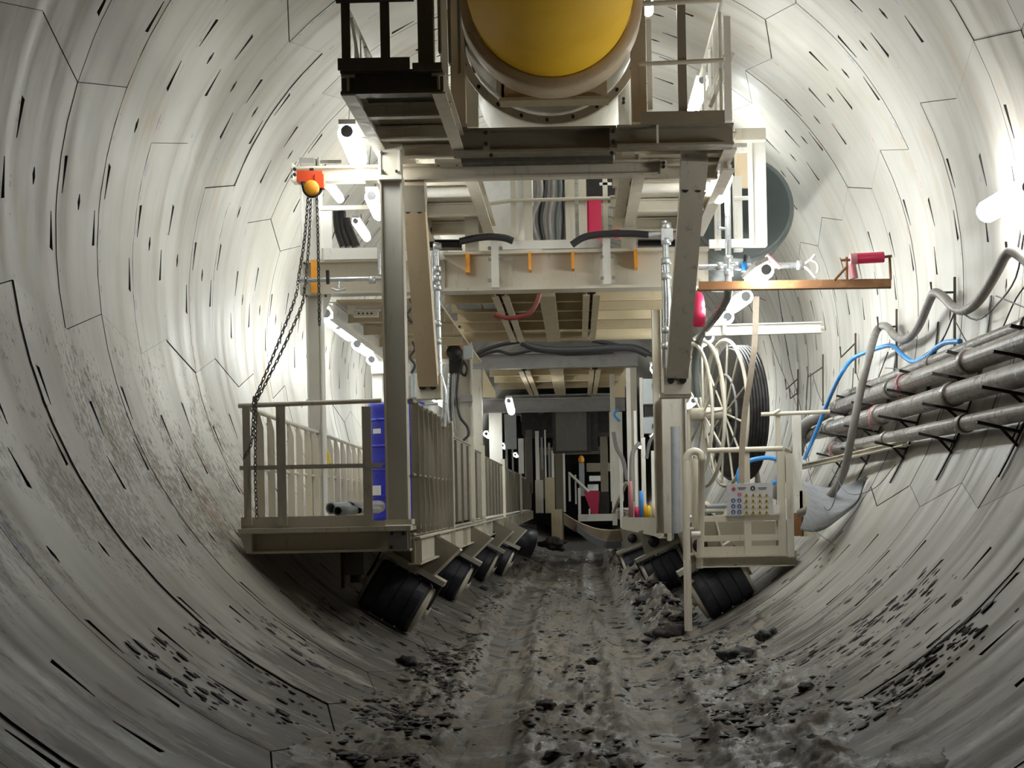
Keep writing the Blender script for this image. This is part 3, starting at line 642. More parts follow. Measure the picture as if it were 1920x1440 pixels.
for lab, x0, x1, ys_ in (('black perforated cable tray left of the middle opening', 797, 866, ((412, 437), (452, 467))), ('black perforated cable tray right of the middle opening', 1196, 1274, ((404, 411), (413, 433), (452, 464)))):
    t = thing('cable_tray', lab, 'cable tray', P((x0 + x1) / 2, 467, 16.3))
    for a, c in ys_:
        b = MB(); b.ibeam(P(x0, (a + c) / 2, 16.3), P(x1, (a + c) / 2, 16.3), .2, (c - a) / F * 16.3, .01); part('tray', b, M['black'], t)
    bolts(t, [(x0 + 8 + i * 7, (ys_[-2][0] + ys_[-2][1]) / 2 + 2) for i in range(9)], 16.38, .006, 'zinc', 6, 'rivet')
for lab, pts in (('black thick hose lying on the main beam left of the middle railing', ((862, 453), (885, 448), (915, 444), (945, 446), (962, 452))), ('black thick hose lying on the main beam running to the right riser', ((1072, 459), (1095, 445), (1130, 439), (1180, 438), (1216, 440)))):
    b = MB(); b.tube(cr(PP(15.36, *pts), 5), .034, 12); one('thick_hose', b, M['rubber'], lab, 'hose')
# galvanised pipes
def coupling(t, p, d, r, mat='zinc'):
    b = MB(); b.lathe(Vector(p) - Vector(d).normalized() * .03, d, [(r*.95, 0), (r*1.35, 0), (r*1.4, .03), (r*1.35, .06), (r*.95, .06)], 14); part('coupling', b, M[mat], t)
t = thing('riser_pipe', 'left galvanised riser pipe behind the left raking prop', 'pipe', P(823, 700, 15.3))
tb('pipe', t, PP(15.3, (818, 455), (822, 640), (824, 700)), .028, 'zinc', 12); tb('side_pipe', t, PP(15.34, (811, 470), (814, 610)), .018, 'zinc', 10)
for y in (462, 505, 522, 540, 607, 640): coupling(t, P(820, y, 15.3), (0, 0, 1), .03)
b = MB(); b.tube(cr(PP(15.3, (824, 698), (829, 716), (834, 740), (832, 800)), 4), .024, 10); part('elbow', b, M['zinc'], t)
t = thing('riser_pipe', 'right galvanised riser pipe with couplings beside the right raking prop', 'pipe', P(1255, 690, 14.9))
tb('pipe', t, PP(14.9, (1246, 415), (1252, 560), (1254, 690)), .03, 'zinc', 12); tb('side_pipe', t, PP(14.95, (1244, 490), (1247, 640)), .02, 'zinc', 10); tb('side_pipe', t, PP(14.95, (1262, 540), (1257, 640)), .02, 'zinc', 10)
for y in (424, 453, 490, 518, 618, 648): coupling(t, P(1249, y, 14.9), (0, 0, 1), .034)
b = MB(); b.pbox(1240, 428, 1262, 450, 14.86, .1); part('tee_block', b, M['zinc'], t); tb('hose_nipple', t, PP(14.9, (1216, 440), (1242, 438)), .026, 'zinc', 12)
b = MB(); b.tube(cr(PP(14.9, (1253, 690), (1250, 705), (1240, 712)), 4), .026, 10); part('elbow', b, M['zinc'], t)
t = thing('valve_pipe', 'galvanised horizontal pipe with black valve and T-handle across the left beam', 'pipe', P(640, 524, 15.2))
tb('pipe', t, PP(15.2, (562, 526), (718, 522)), .022, 'zinc', 12)
for x in (572, 698): coupling(t, P(x, 525, 15.2), (1, 0, 0), .026)
b = MB(); b.tube(PP(15.14, (614, 507), (615, 533)), .017, 10); part('valve', b, M['black'], t); tb('handle_stem', t, PP(15.2, (635, 527), (635, 541)), .012, 'zinc'); tb('handle', t, cr(PP(15.18, (622, 541), (635, 545), (648, 541)), 4), .01, 'zinc')
tb('pipe', t, PP(15.2, (712, 455), (712, 515)), .018, 'zinc', 10, None)
t = thing('valve_pipe', 'galvanised pipe cross with claw-shaped handle reaching out to the right of the main beam', 'pipe', P(1420, 498, 14.3))
tb('pipe', t, PP(14.3, (1310, 501), (1505, 497)), .026, 'zinc', 12); tb('riser', t, PP(14.3, (1364, 345), (1366, 540)), .028, 'zinc', 12)
for x in (1350, 1383, 1420): coupling(t, P(x, 499, 14.3), (1, 0, 0), .028)
for y in (486, 512): coupling(t, P(1366, y, 14.3), (0, 0, 1), .03)
tb('tap_arm', t, PP(14.3, (1366, 430), (1348, 428)), .014, 'zinc'); tb('tap_handle', t, PP(14.25, (1347, 415), (1348, 443)), .01, 'zinc')
b = MB(); b.pbox(1391, 490, 1401, 508, 14.2, .08); part('valve_body', b, M['bluehose'], t, 'teal blue valve body'); b = MB(); b.tube(PP(14.2, (1397, 478), (1397, 490)), .016, 8); part('valve_knob', b, M['black'], t)
coupling(t, P(1500, 497, 14.3), (1, 0, 0), .03)
for pts in (((1505, 497), (1520, 487), (1528, 478)), ((1505, 497), (1518, 508), (1528, 520)), ((1518, 487), (1530, 492), (1534, 502), (1532, 512))): tb('claw', t, cr(PP(14.28, *pts), 4), .013, 'white', 8)
tb('spout', t, PP(14.2, (1437, 478), (1463, 502)), .02, 'pinkdust', 10)
# rusty arm with red hydraulic pieces
t = thing('rusty_arm', 'rusty steel arm reaching out to the right tunnel wall', 'beam', P(1490, 545, 14.0))
b = MB(); b.angle(P(1310, 546, 14.3), P(1671, 541, 13.9), .1, .085, .012); part('angle_bar', b, M['rust'], t); lb('web_plate', t, P(1310, 538, 14.32), P(1670, 533, 13.92), .012, .075, 'rust')
t = thing('hydraulic_tool', 'red cylinder held in a rusty bracket at the end of the rusty arm', 'tool', P(1630, 525, 13.95))
tb('red_cylinder', t, PP(13.95, (1604, 485), (1657, 482)), .047, 'redp', 16); tb('collar', t, PP(13.95, (1594, 486), (1606, 485)), .05, 'pinkdust', 14)
tb('pink_cylinder', t, PP(13.95, (1597, 496), (1602, 522)), .035, 'pinkdust', 14)
for a, c in (((1587, 482), (1588, 524)), ((1668, 480), (1670, 524)), ((1576, 488), (1600, 487)), ((1564, 526), (1588, 499)), ((1656, 482), (1672, 480))): tb('bracket_rod', t, PP(13.95, a, c), .012, 'rust')
t = thing('jib_beam', 'cream jib beam below the rusty arm, reaching to the right wall', 'beam', P(1440, 628, 16.5))
b = MB(); a, c = P(1322, 620, 16.6), P(1540, 614, 16.6); b.ibeam(a, c, .1, .115, .012); part('beam', b, M['white'], t); tb('nose_roller', t, PP(16.6, (1538, 614), (1545, 614)), .03, 'cream', 10)
pb('joint_plate', t, 1355, 598, 1362, 625, 16.5, .02, 'white')
# curved hose with lamps, strap, red extinguisher
b = MB(); b.tube(cr(P3((1367, 538, 14.3), (1362, 562, 14.8), (1345, 590, 15.6), (1325, 615, 16.6), (1308, 645, 17.4), (1303, 690, 17.6), (1308, 745, 17.6)), 6), .04, 12); one('curved_hose', b, M['green'], 'dark green-grey hose curving down beside the row of lamps', 'hose')
b = MB(); pts = cr(P3((1418, 556, 15.0), (1415, 640, 15.0), (1408, 700, 15.1), (1397, 770, 15.3), (1391, 850, 15.5), (1390, 940, 15.7)), 6)
for a, c in zip(pts, pts[1:]): b.bar(a, c, .055, .02, (0, 1, 0))
one('flat_hose', b, M['strap'], 'long pale beige flat hose hanging in front of the hose reel', 'hose')
b = MB(); p = P(1311, 614, 15.6); b.lathe(p, (0, 0, 1), [(0, 0), (.06, .01), (.065, .18), (.055, .2), (.06, .22), (.05, .3), (.03, .34), (0, .35)], 16); one('fire_extinguisher', b, M['redp'], 'pink-red extinguisher bottle beside the right raking prop', 'extinguisher')
# chain hoist and chains
t = thing('chain_hoist', 'orange-red chain hoist hanging from the left end of the lower crossbeam', 'hoist', P(584, 365, 12.5))
lb('body', t, P(559, 333, 12.5), P(607, 334, 12.5), .14, .085, 'hoist'); pb('side_lobe', t, 590, 326, 607, 352, 12.42, .1, 'hoist'); pb('top_hook', t, 580, 315, 588, 326, 12.5, .04, 'black')
b = MB(); b.lathe(P(583, 351, 12.38), (0, 1, 0), [(0, 0), (.05, 0), (.058, .01), (.058, .1)], 24); part('cover_disc', b, M['orange'], t, 'round orange cover'); tb('guard', t, cr(PP(12.45, (567, 341), (572, 360), (584, 368), (598, 362), (606, 346)), 4), .014, 'black')
def chain(lab, pts, grp='hoist chains', k=.04):
    pp = cr(pts, 12); b = MB(); L = 0; i = 0; acc = 0; prev = pp[0]; n = 0
    for q in pp[1:]:
        seg = (q - prev).length
        while acc <= seg:
            c = prev.lerp(q, acc / seg); d = (q - prev).normalized(); s = d.orthogonal().normalized(); s = s if n % 2 else d.cross(s)
            b.tube([c + d * k * .52 * cos(2*pi*j/8) + s * k * .27 * sin(2*pi*j/8) for j in range(8)], .0055, 4, False, True); n += 1; acc += k * .82
        acc -= seg; prev = q
    return one('chain', b, M['chain'], lab, 'chain', grp)
chain('long chain running from the hoist down and out to the left railing, outer strand', P3((578, 368, 12.5), (572, 440, 12.6), (560, 520, 12.6), (553, 560, 12.5), (515, 660, 12.4), (478, 748, 12.35)))
chain('long chain sloping to the left railing, inner strand', P3((583, 372, 12.5), (580, 440, 12.55), (572, 540, 12.55), (563, 580, 12.5), (525, 665, 12.4), (482, 750, 12.35)))
chain('chain hanging straight down in front of the left post', P3((594, 370, 12.5), (596, 430, 12.5), (598, 540, 12.5), (599, 610, 12.5)))
chain('short chain looped over the corner of the left railing', P3((476, 748, 12.3), (474, 800, 12.28), (470, 835, 12.28), (458, 858, 12.3)))
chain('chain hanging inside the corner of the left railing', P3((481, 752, 12.3), (479, 820, 12.3), (479, 900, 12.3), (482, 975, 12.3)))
# ================================================================== LEFT LOWER PLATFORM
M['spattered'] = painted('mud_spattered_paint', (.5, .45, .36), .9, .6)
t = thing('lower_platform', 'left lower platform with mud-spattered front beam and railing', 'platform', P(600, 1035, 12.3))
hbeam('front_beam', t, 470, 768, 993, 1036, 12.3, .18, 'spattered', .018)
pb('flange_edge', t, 446, 989, 770, 998, 12.26, .2, 'cream'); pb('toe_board', t, 452, 968, 690, 990, 12.4, .02, 'dirty'); pb('toe_board', t, 690, 976, 722, 990, 12.36, .02, 'dirty')
pb('end_plate', t, 727, 996, 764, 1030, 12.27, .03, 'grey', 'darker bolted end plate'); bolts(t, [(735, 1000), (757, 1000), (734, 1026)], 12.27, .015)
b = MB(); q = [P(447, 998, 12.3), P(472, 998, 12.3), P(472, 1038, 12.3), P(462, 1038, 12.3)]; b.add(q + [v + V(0, .15, 0) for v in q], [(0, 1, 2, 3), (7, 6, 5, 4), (0, 4, 5, 1), (1, 5, 6, 2), (2, 6, 7, 3), (3, 7, 4, 0)]); part('end_bracket', b, M['cream'], t)
for x0, x1 in ((456, 470), (519, 536), (680, 697)): pb('railing_post', t, x0, 762, x1, 985, 12.375, .024, 'dirty')
tb('handrail', t, PP(12.4, (447, 761), (715, 751)), .019, 'cream', 12); pb('mid_rail', t, 449, 871, 716, 879, 12.37, .02, 'dirty'); pb('mid_rail', t, 696, 868, 724, 872, 12.38, .02, 'dirty')
zd = P(600, 990, 12.4).z; xl = P(466, 765, 12.4).x; zr = P(466, 766, 12.4).z; xi = -1.30
b = MB(); b.box((xl - .03, 12.4, zd - .03), (xi, 22, zd)); part('deck_plate', b, M['dirty'], t)
for y in (13.6, 15, 16.5, 18, 20): lb('cross_member', t, V(xl - .02, y, zd - .1), V(xi, y, zd - .1), .09, .13, 'dirty', kind='i')
lb('edge_beam', t, V(xl - .02, 12.4, zd - .1), V(xl - .02, 22, zd - .1), .08, .14, 'dirty', kind='i')
t = thing('railing', 'left outer railing of flat cream balusters running back along the wall', 'railing', V(xl, 16, zd))
tb('handrail', t, [V(xl, 12.4, zr), V(xl, 20.3, zr - .12)], .02, 'cream', 12); tb('mid_rail', t, [V(xl, 12.4, zr - .46), V(xl, 20.3, zr - .5)], .014, 'cream')
base = None
for i in range(17):
    y = 12.72 + i * .45; zt_ = zr - .12 * (y - 12.4) / 7.9 - .01
    q = [V(xl - .01, y, zd), V(xl + .05, y, zd), V(xl + .05, y, zt_ - .12), V(xl + .02, y, zt_), V(xl - .01, y, zt_)]
    b = MB(); b.add(q + [v + V(0, .012, 0) for v in q], [(4, 3, 2, 1, 0), (5, 6, 7, 8, 9)] + [(j, (j+1) % 5, (j+1) % 5 + 5, j + 5) for j in range(5)])
    part('baluster', b, M['cream'], t)
# inner railing, panels and fascia of the left walkway
def walkway(side, xin, y0, y1, lab):
    t = thing('walkway', lab, 'walkway', V(xin, (y0 + y1) / 2, 1.05)); s = 1 if side == 'l' else -1
    lb('edge_beam', t, V(xin, y0, 1.15), V(xin, y1, 1.15), .1, .22, 'cream', kind='i')
    b = MB(); b.box((xin, y0, 1.27), (xin - s * 1.2, y1, 1.29)); part('deck_plate', b, M['dirty'], t)
    n = int((y1 - y0) / 1.7)
    for i in range(n + 1):
        y = y0 + .05 + i * (y1 - y0 - .1) / n; b = MB(); b.box((xin - .03, y - .01, 1.05), (xin + s * .055, y + .01, 1.25)); part('stiffener', b, M['cream'], t)
    return t
walkway('l', xi, 12.6, 44, 'left inner walkway with cream edge beam above the rollers')
M_d = M['dirty']; M['dirty'] = M['mud_or_shade']
t = thing('railing', 'dirty inner left railing right behind the tall column', 'railing', V(xi, 14.5, 1.28))
ztop = P(766, 752, 12.6).z
tb('handrail', t, [V(xi, 12.55, ztop), V(xi, 16.2, ztop)], .02, 'dirty', 10); tb('mid_rail', t, [V(xi, 12.55, 1.75), V(xi, 16.2, 1.75)], .014, 'dirty')
for i in range(9): b = MB(); y = 12.8 + i * .42; b.box((xi - .03, y, 1.28), (xi + .035, y + .012, ztop)); part('baluster', b, M['dirty'], t)
t = thing('panel_fence', 'row of dirty sheet panels along the inner left walkway', 'panels', V(xi, 25, 1.28))
for i, (a, c) in enumerate(((16.3, 19.3), (19.6, 21.4), (21.8, 27.4), (27.8, 35.5), (36, 44))):
    b = MB(); b.box((xi - .01, a, 1.32), (xi + .01, c, 2.2 - .03 * i)); part('sheet_panel', b, M['dirty'], t)
    tb('top_edge', t, [V(xi, a, 2.21 - .03 * i), V(xi, c, 2.21 - .03 * i)], .018, 'dirty'); b = MB(); b.box((xi - .03, a - .1, 1.05), (xi + .04, a, 2.35 - .03 * i)); part('post', b, M['cream'], t)
    for k in range(int((c - a) / .9)):
        b = MB(); b.box((xi + .01, a + .5 + k * .9, 1.32), (xi + .035, a + .53 + k * .9, 2.18 - .03 * i)); part('rib', b, M['dirty'], t)
M['dirty'] = M_d
t = thing('standpipe', 'galvanised standpipe on the inner left railing', 'pipe', P(834, 1010, 15.9)); tb('pipe', t, PP(15.9, (836, 790), (832, 1010)), .022, 'zinc', 10)
for y in (815, 870, 985): coupling(t, P(835, y, 15.9), (0, 0, 1), .026, 'grey')
tb('branch', t, PP(15.95, (800, 757), (822, 757)), .016, 'zinc'); tb('downpipe', t, cr(PP(15.95, (776, 700), (777, 745)), 3), .03, 'box', 10)
# blue drum and pipe offcuts on the deck
t = thing('drum', 'tall bright blue drum with white label standing behind the tall column', 'drum', V(P(745, 900, 16.4).x, 16.4, zd))
cx = P(746, 900, 16.4).x; zt_ = P(700, 757, 16.4).z; H = zt_ - zd; b = MB(); prof = [(0, 0)]
for i in range(26):
    u = i / 25 * H; prof.append((.285 + (.014 if i % 6 == 0 else 0), u))
b.lathe(V(cx, 16.4, zd), (0, 0, 1), prof + [(0, H)], 32); part('shell', b, M['blue'], t)
for f in (.2, .42, .62, .84): b = MB(); b.lathe(V(cx, 16.4, zd + H * f), (0, 0, 1), [(.286, 0), (.3, .01), (.3, .02), (.286, .03)], 32); part('hoop', b, M['blue'], t)
for ya, yb_, x0, x1 in ((911, 929, 700, 720), (806, 815, 706, 722)):
    pts = []; b = MB(); n_ = 5
    for i in range(n_ + 1):
        x = P(x0 + (x1 - x0) * i / n_, 900, 16.4).x; yy = 16.4 - sqrt(max(0, .302**2 - (x - cx)**2)); pts += [V(x, yy, P(700, ya, 16.4).z), V(x, yy, P(700, yb_, 16.4).z)]
    b.add(pts, [(2*i, 2*i+1, 2*i+3, 2*i+2) for i in range(n_)]); part('label', b, M['label'], t, 'white paper label')
def offcut(lab, x, y, Y, r, mat, L=.5, dx=0):
    c = P(x, y, Y); t_ = thing('pipe_offcut', lab, 'pipe', c - V(0, 0, r), 'pipe offcuts on the left platform'); b = MB(); d = V(dx, 1, 0)
    b.lathe(c, d, [(r * .8, .0), (r, 0), (r, L), (r*.8, L)], 20); b.lathe(c, d, [(r * .8, L), (r * .8, 0)], 20); part('tube', b, M[mat], t_)
    b = MB(); b.lathe(c + d * .12, d, [(r * .8, 0), (0, 0)], 16); part('inside', b, M['black'], t_)  # black disc puts the darkness inside the tube into colour
offcut('wide dark-mouthed pipe offcut in the middle of the three on the left platform', 656, 951, 13.4, .055, 'grey', .55, .35)
offcut('leftmost pipe offcut on the left platform, pale grey', 620, 953, 13.2, .05, 'mat', .5, .5)
offcut('small pipe offcut right of the other two on the left platform', 673, 957, 13.3, .03, 'grey', .4, .3)
offcut('low front pipe offcut with a greenish rim on the left platform', 633, 958, 12.9, .038, 'green', .4, .2)
b = MB(); q = [(609, 838), (616, 850), (619, 864), (614, 872), (608, 868)]; pts = PP(16.0, *q); b.add(pts + [v + V(0, .05, 0) for v in pts], [(0, 1, 2, 3, 4), (9, 8, 7, 6, 5)] + [(i, (i+1) % 5 + 0, (i+1) % 5 + 5, i + 5) for i in range(5)]); one('yellow_bag', b, M['yel'], 'small yellow bag hanging on the outer left railing', 'bag')
# fixtures above the left walkway
t = thing('junction_box', 'beige junction box with perforated tray under the left beam', 'box', P(680, 575, 16)); pb('box', t, 651, 563, 663, 588, 16, .1, 'cream'); tb('tray_tube', t, PP(16.02, (664, 582), (714, 582)), .012, 'white'); pb('perforated_tray', t, 662, 584, 708, 593, 16, .1, 'cream'); tb('tray_tube', t, PP(16.02, (664, 572), (714, 571)), .02, 'cream'); bolts(t, [(673, 588), (681, 588), (689, 588), (697, 588)], 15.98, .01)
t = thing('roof_bay', 'cream roof plates over the left walkway behind the four lamps', 'roof', V(-1.9, 18, 3.5))
b = MB(); b.box((-2.35, 15.8, 3.52), (-1.35, 23, 3.55)); part('roof_plate', b, M['tan'], t)
for y in (16.6, 17.8, 19.2, 21): lb('cross_member', t, V(-2.35, y, 3.46), V(-1.35, y, 3.46), .06, .1, 'tan', kind='i')
lb('edge_beam', t, V(-2.38, 15.8, 3.44), V(-2.38, 23, 3.44), .08, .18, 'white', kind='i')
t = thing('column', 'bright white second left column under the fourth lamp', 'column', P(710, 960, 21.5)); pb('shaft', t, 700, 690, 719, 960, 21.5, .15, 'white'); pb('head', t, 696, 684, 722, 700, 21.4, .25, 'white')
# ================================================================== SOFFITS AND PORTALS RECEDING
def soffit(lab, z, y0, y1, x0, x1, longs, mat, ys_c):
    t = thing('soffit', lab, 'ceiling frame', V((x0 + x1) / 2, (y0 + y1) / 2, z))
    b = MB(); b.box((x0, y0, z + .13), (x1, y1, z + .15)); part('soffit_plate', b, M[mat], t)
    for x, w_ in longs: lb('longitudinal', t, V(x, y0, z + .05), V(x, y1, z + .05), w_, .14, mat, kind='i' if w_ < .12 else 'bar')
    for y in ys_c: lb('cross_member', t, V(x0, y, z + .07), V(x1, y, z + .07), .06, .12, mat, kind='i')
    return t
t = soffit('cream-tan soffit frame behind the main beam', 3.56, 15.8, 20.3, -1.33, .98, ((-.78, .07), (-.68, .07), (-.27, .16), (.12, .07), (.22, .07)), 'tan', (16.5, 17.3, 18.2, 19.2))
for x0, x1 in ((-1.25, -1.0), (-.97, -.8)): b = MB(); b.box((x0, 16.6, 3.6), (x1, 17.2, 3.63)); part('perforated_panel', b, M['mat'], t, 'grey perforated panel')
soffit('second tan soffit frame farther back between the inner portals', 3.55, 24.8, 30.5, -1.4, .9, ((-.85, .08), (-.75, .08), (-.3, .2), (.25, .08), (.35, .08)), 'tan', (26, 27.4, 29))
soffit('third dark soffit frame deep in the tunnel', 3.5, 32, 44, -1.4, .9, ((-.8, .1), (.3, .1)), 'grey', (34, 37, 40))
def portal(lab, Y, xl_, xr_, yt, yb, colw, bot, mat, cmat=None, bx=None):
    t = thing('portal_frame', lab, 'frame', P((xl_ + xr_) / 2, bot, Y)); bx = bx or (xl_, xr_)
    hbeam('crossbeam', t, bx[0], bx[1], yt, yb, Y, .2, mat, .02)
    for x in (xl_, xr_ - colw): pb('post', t, x, yb, x + colw, bot, Y + .02, .18, cmat or mat)
    return t
t = thing('crossbeam', 'tan round-edged crossbeam below the main beam, spanning between the risers', 'beam', P(1040, 637, 20.4)); tb('tube', t, PP(20.4, (836, 630), (1240, 623)), .085, 'tan', 16); pb('top_plate', t, 838, 603, 1238, 614, 20.5, .2, 'tan')
bolts(t, [(862, 613), (905, 612), (1032, 610), (1100, 608), (1160, 607)], 20.4, .02)
t = portal('grey inner portal under the tan crossbeam', 24.5, 886, 1196, 660, 689, 19, 985, 'grey', 'dirty')
for x0, x1 in ((905, 925), (1150, 1172)):
    b = MB(); s = 1 if x0 < 1000 else -1; xx = x0 if s > 0 else x1; q = PP(24.5, (xx, 689), (xx + 24 * s, 735), (xx + 24 * s, 745), (xx, 745)); b.add(q + [v + V(0, .05, 0) for v in q], [(0, 1, 2, 3), (7, 6, 5, 4), (0, 4, 5, 1), (1, 5, 6, 2), (2, 6, 7, 3), (3, 7, 4, 0)]); part('gusset', b, M['tan'], t)
portal('pale inner portal with dark crossbeam, third from the front', 31, 918, 1168, 746, 772, 24, 940, 'grey', 'white', (905, 1172))
t = thing('grey_panel', 'tall grey panel beside the pale left post of the third portal', 'panel', P(957, 850, 30)); pb('panel', t, 946, 776, 968, 842, 30, .1, 'mat'); pb('post', t, 948, 842, 952, 900, 30, .05, 'grey'); pb('post', t, 960, 842, 963, 900, 30, .05, 'grey')
t = thing('hanging_box', 'dark hanging box in the middle of the third portal', 'box', P(1078, 850, 33)); pb('box', t, 1036, 770, 1108, 848, 33, .7, 'black'); pb('front_plate', t, 1042, 772, 1100, 845, 32.97, .02, 'brown'); pb('side_flap', t, 1108, 772, 1121, 846, 33.2, .2, 'black')
b = MB(); b.pbox(978, 772, 1152, 812, 36, 2.5); one('dark_hopper', b, M['black'], 'dark machine housing behind the hanging box', 'machine')
t = portal('brown deep portal behind the hanging box', 42, 984, 1140, 800, 818, 14, 925, 'brown', 'oxide')
portal('farthest portal in the tunnel', 52, 1012, 1140, 838, 852, 8, 935, 'oxide', 'oxide')
b = MB(); b.pbox(1100, 868, 1150, 884, 48, .4); one('far_beam', b, M['oxide'], 'short brown beam deep behind the hanging box', 'beam')
# dark hoses draped under the tan crossbeam
for i, (lab, pts, r) in enumerate((('thick black cable sagging under the tan crossbeam', ((978, 642), (1000, 652), (1040, 657), (1100, 656), (1180, 652), (1215, 664)), .055), ('black cable under the tan crossbeam, left side', ((885, 668), (910, 656), (940, 646), (975, 640)), .03), ('black cable drooping low across the grey portal', ((890, 672), (930, 658), (960, 664), (1010, 655), (1060, 664), (1150, 660)), .025), ('black cable under the tan crossbeam, right side', ((1110, 638), (1150, 646), (1190, 656), (1232, 668)), .03))):
    b = MB(); b.tube(cr(PP(22.3 + .2 * i, *pts), 5), r, 8); one('cable', b, M['rubber'], lab, 'cable')
b = MB(); b.tube(cr(PP(15.3, (927, 590), (950, 596), (975, 594), (995, 585), (1006, 568), (1012, 550)), 6), .022, 10); one('red_hose', b, plain('dark_red_hose', (.2, .03, .025), .5), 'dark red hose hanging under the main beam', 'hose')
# left service corner: red valve, boxes
t = thing('valve_block', 'crimson valve block with black motor at the left end of the tan crossbeam', 'valve', P(853, 690, 19.8))
pb('body', t, 838, 626, 862, 650, 19.8, .2, 'redp'); b = MB(); b.lathe(P(851, 660, 19.7), (0, 1, 0), [(0, 0), (.09, 0), (.095, .02), (.095, .3)], 20); part('motor', b, M['black'], t); pb('terminal_box', t, 869, 648, 886, 672, 19.7, .12, 'box'); pb('lower_body', t, 842, 672, 866, 700, 19.9, .2, 'black')
tb('hose_loop', t, cr(PP(19.6, (868, 676), (876, 690), (872, 704), (864, 696), (868, 680)), 4), .016, 'black')
t = thing('column', 'dirty cream column behind the left riser', 'column', P(860, 1000, 20.8)); vcol('shaft', t, 848, 886, 600, 965, 20.9, .2, 'dirty', .02); pb('cleat', t, 863, 740, 885, 753, 20.7, .2, 'grey')
b = MB(); b.tube(cr(PP(19.5, (859, 700), (856, 740), (862, 780), (876, 800), (878, 815), (868, 826)), 5), .018, 8); one('conduit', b, M['rubber'], 'dark conduit curving down the dirty cream left column', 'cable')
for i, (x, yA, yB) in enumerate(((773, 640, 700), (768, 560, 600))):
    b = MB(); b.tube(cr(PP(14.6, (x, yA), (x + 5, yA + 14), (x - 4, yA + 30), (x + 5, yA + 44), (x - 2, yB)), 4), .012, 6); one('cable', b, M['rubber'], ('coiled black cable between the tall column and the left prop', 'short black cable high between the tall column and the left prop')[i], 'cable')
for i, x in enumerate((842, 846, 851)):
    b = MB(); b.tube(cr(PP(19.4, (x, 700), (x - 2, 760), (x + 3, 810)), 4), .012, 6); one('cable', b, M[('zinc', 'rubber', 'grey')[i]], ('silver conduit', 'black vertical cable', 'grey vertical cable')[i] + ' beside the dirty cream left column', 'cable')
# right service corner
t = thing('column', 'dirty cream column under the right raking prop', 'column', P(1262, 1000, 16.5)); vcol('shaft', t, 1243, 1290, 742, 1000, 17.2, .2, 'dirty', .02); pb('cap_plate', t, 1238, 736, 1296, 744, 14.1, .3, 'cream')
tb('drain_pipe', t, PP(16.8, (1266, 800), (1268, 1000)), .05, 'mat', 12)
t = thing('column', 'narrow cream column left of the right riser pipes', 'column', P(1236, 1000, 17.4)); vcol('shaft', t, 1226, 1244, 560, 1000, 17.4, .15, 'cream', .014)
t = thing('enclosure', 'upper pale grey electrical enclosure on the right', 'box', P(1218, 758, 19.2)); pb('case', t, 1206, 710, 1238, 757, 19.2, .2, 'box'); pb('side_rail', t, 1200, 708, 1206, 820, 19.1, .1, 'white'); pb('handle', t, 1224, 718, 1232, 727, 19.17, .03, 'black')
t = thing('enclosure', 'lower pale grey electrical enclosure on the right, half open', 'box', P(1218, 800, 19.2)); pb('case', t, 1208, 782, 1236, 812, 19.2, .2, 'box'); pb('open_gap', t, 1210, 760, 1226, 780, 19.25, .1, 'black'); pb('handle', t, 1224, 794, 1231, 802, 19.17, .03, 'black'); tb('conduit', t, cr(PP(19, (1229, 812), (1218, 830), (1212, 860)), 4), .02, 'grey')
t = walkway('r', 1.02, 19.4, 44, 'right inner walkway with cream edge beam')
t = thing('fascia_platform', 'cream front fascia of the right walkway with coloured cans on it', 'platform', P(1210, 1010, 21.5))
q = [P(1166, 968, 23), P(1258, 966, 19.6), P(1258, 1012, 19.6), P(1166, 992, 23)]; b = MB(); b.add(q + [v + V(.04, .06, 0) for v in q], [(0, 1, 2, 3), (7, 6, 5, 4), (0, 4, 5, 1), (1, 5, 6, 2), (2, 6, 7, 3), (3, 7, 4, 0)]); part('fascia_plate', b, M['cream'], t)
for x, ya, yb_, w_, Y in ((1146, 700, 985, 9, 26), (1162, 860, 990, 6, 24), (1176, 690, 968, 8, 23), (1190, 770, 968, 5, 21.5), (1203, 820, 968, 8, 21), (1222, 845, 968, 9, 20.5), (1238, 800, 1008, 8, 19.7), (1251, 960, 1014, 8, 19.3)):
    pb('post', t, x, ya, x + w_, yb_, Y, .06, 'white' if x < 1230 else 'cream')
tb('brace', t, P3((1150, 960, 26), (1174, 905, 25)), .03, 'dirty')
canx = ((1183, 902, 970, 'pinkdust', 'pink-red can, leftmost on the right walkway edge'), (1194, 950, 970, 'redp', 'small red pot between the pink can and the blue cans'), (1203, 920, 970, 'bluehose', 'tall blue can on the right walkway edge'), (1210, 945, 970, 'orange', 'small orange can behind the yellow one'), (1216, 948, 970, 'yel', 'yellow can in the middle of the right walkway edge'), (1226, 942, 970, 'beige', 'beige can right of the yellow can'), (1237, 944, 970, 'orange', 'pale orange can at the right end of the walkway edge'))
for x, ya, yb_, m_, lab in canx:
    p = P(x, yb_, 20.4); h = (yb_ - ya) / F * 20.4; r = .03; b = MB(); b.lathe(p, (0, 0, 1), [(0, 0), (r, 0), (r, h * .85), (r * .8, h * .88), (r * .8, h), (0, h)], 16); one('can', b, M[m_], lab, 'can', 'cans on the right walkway edge')
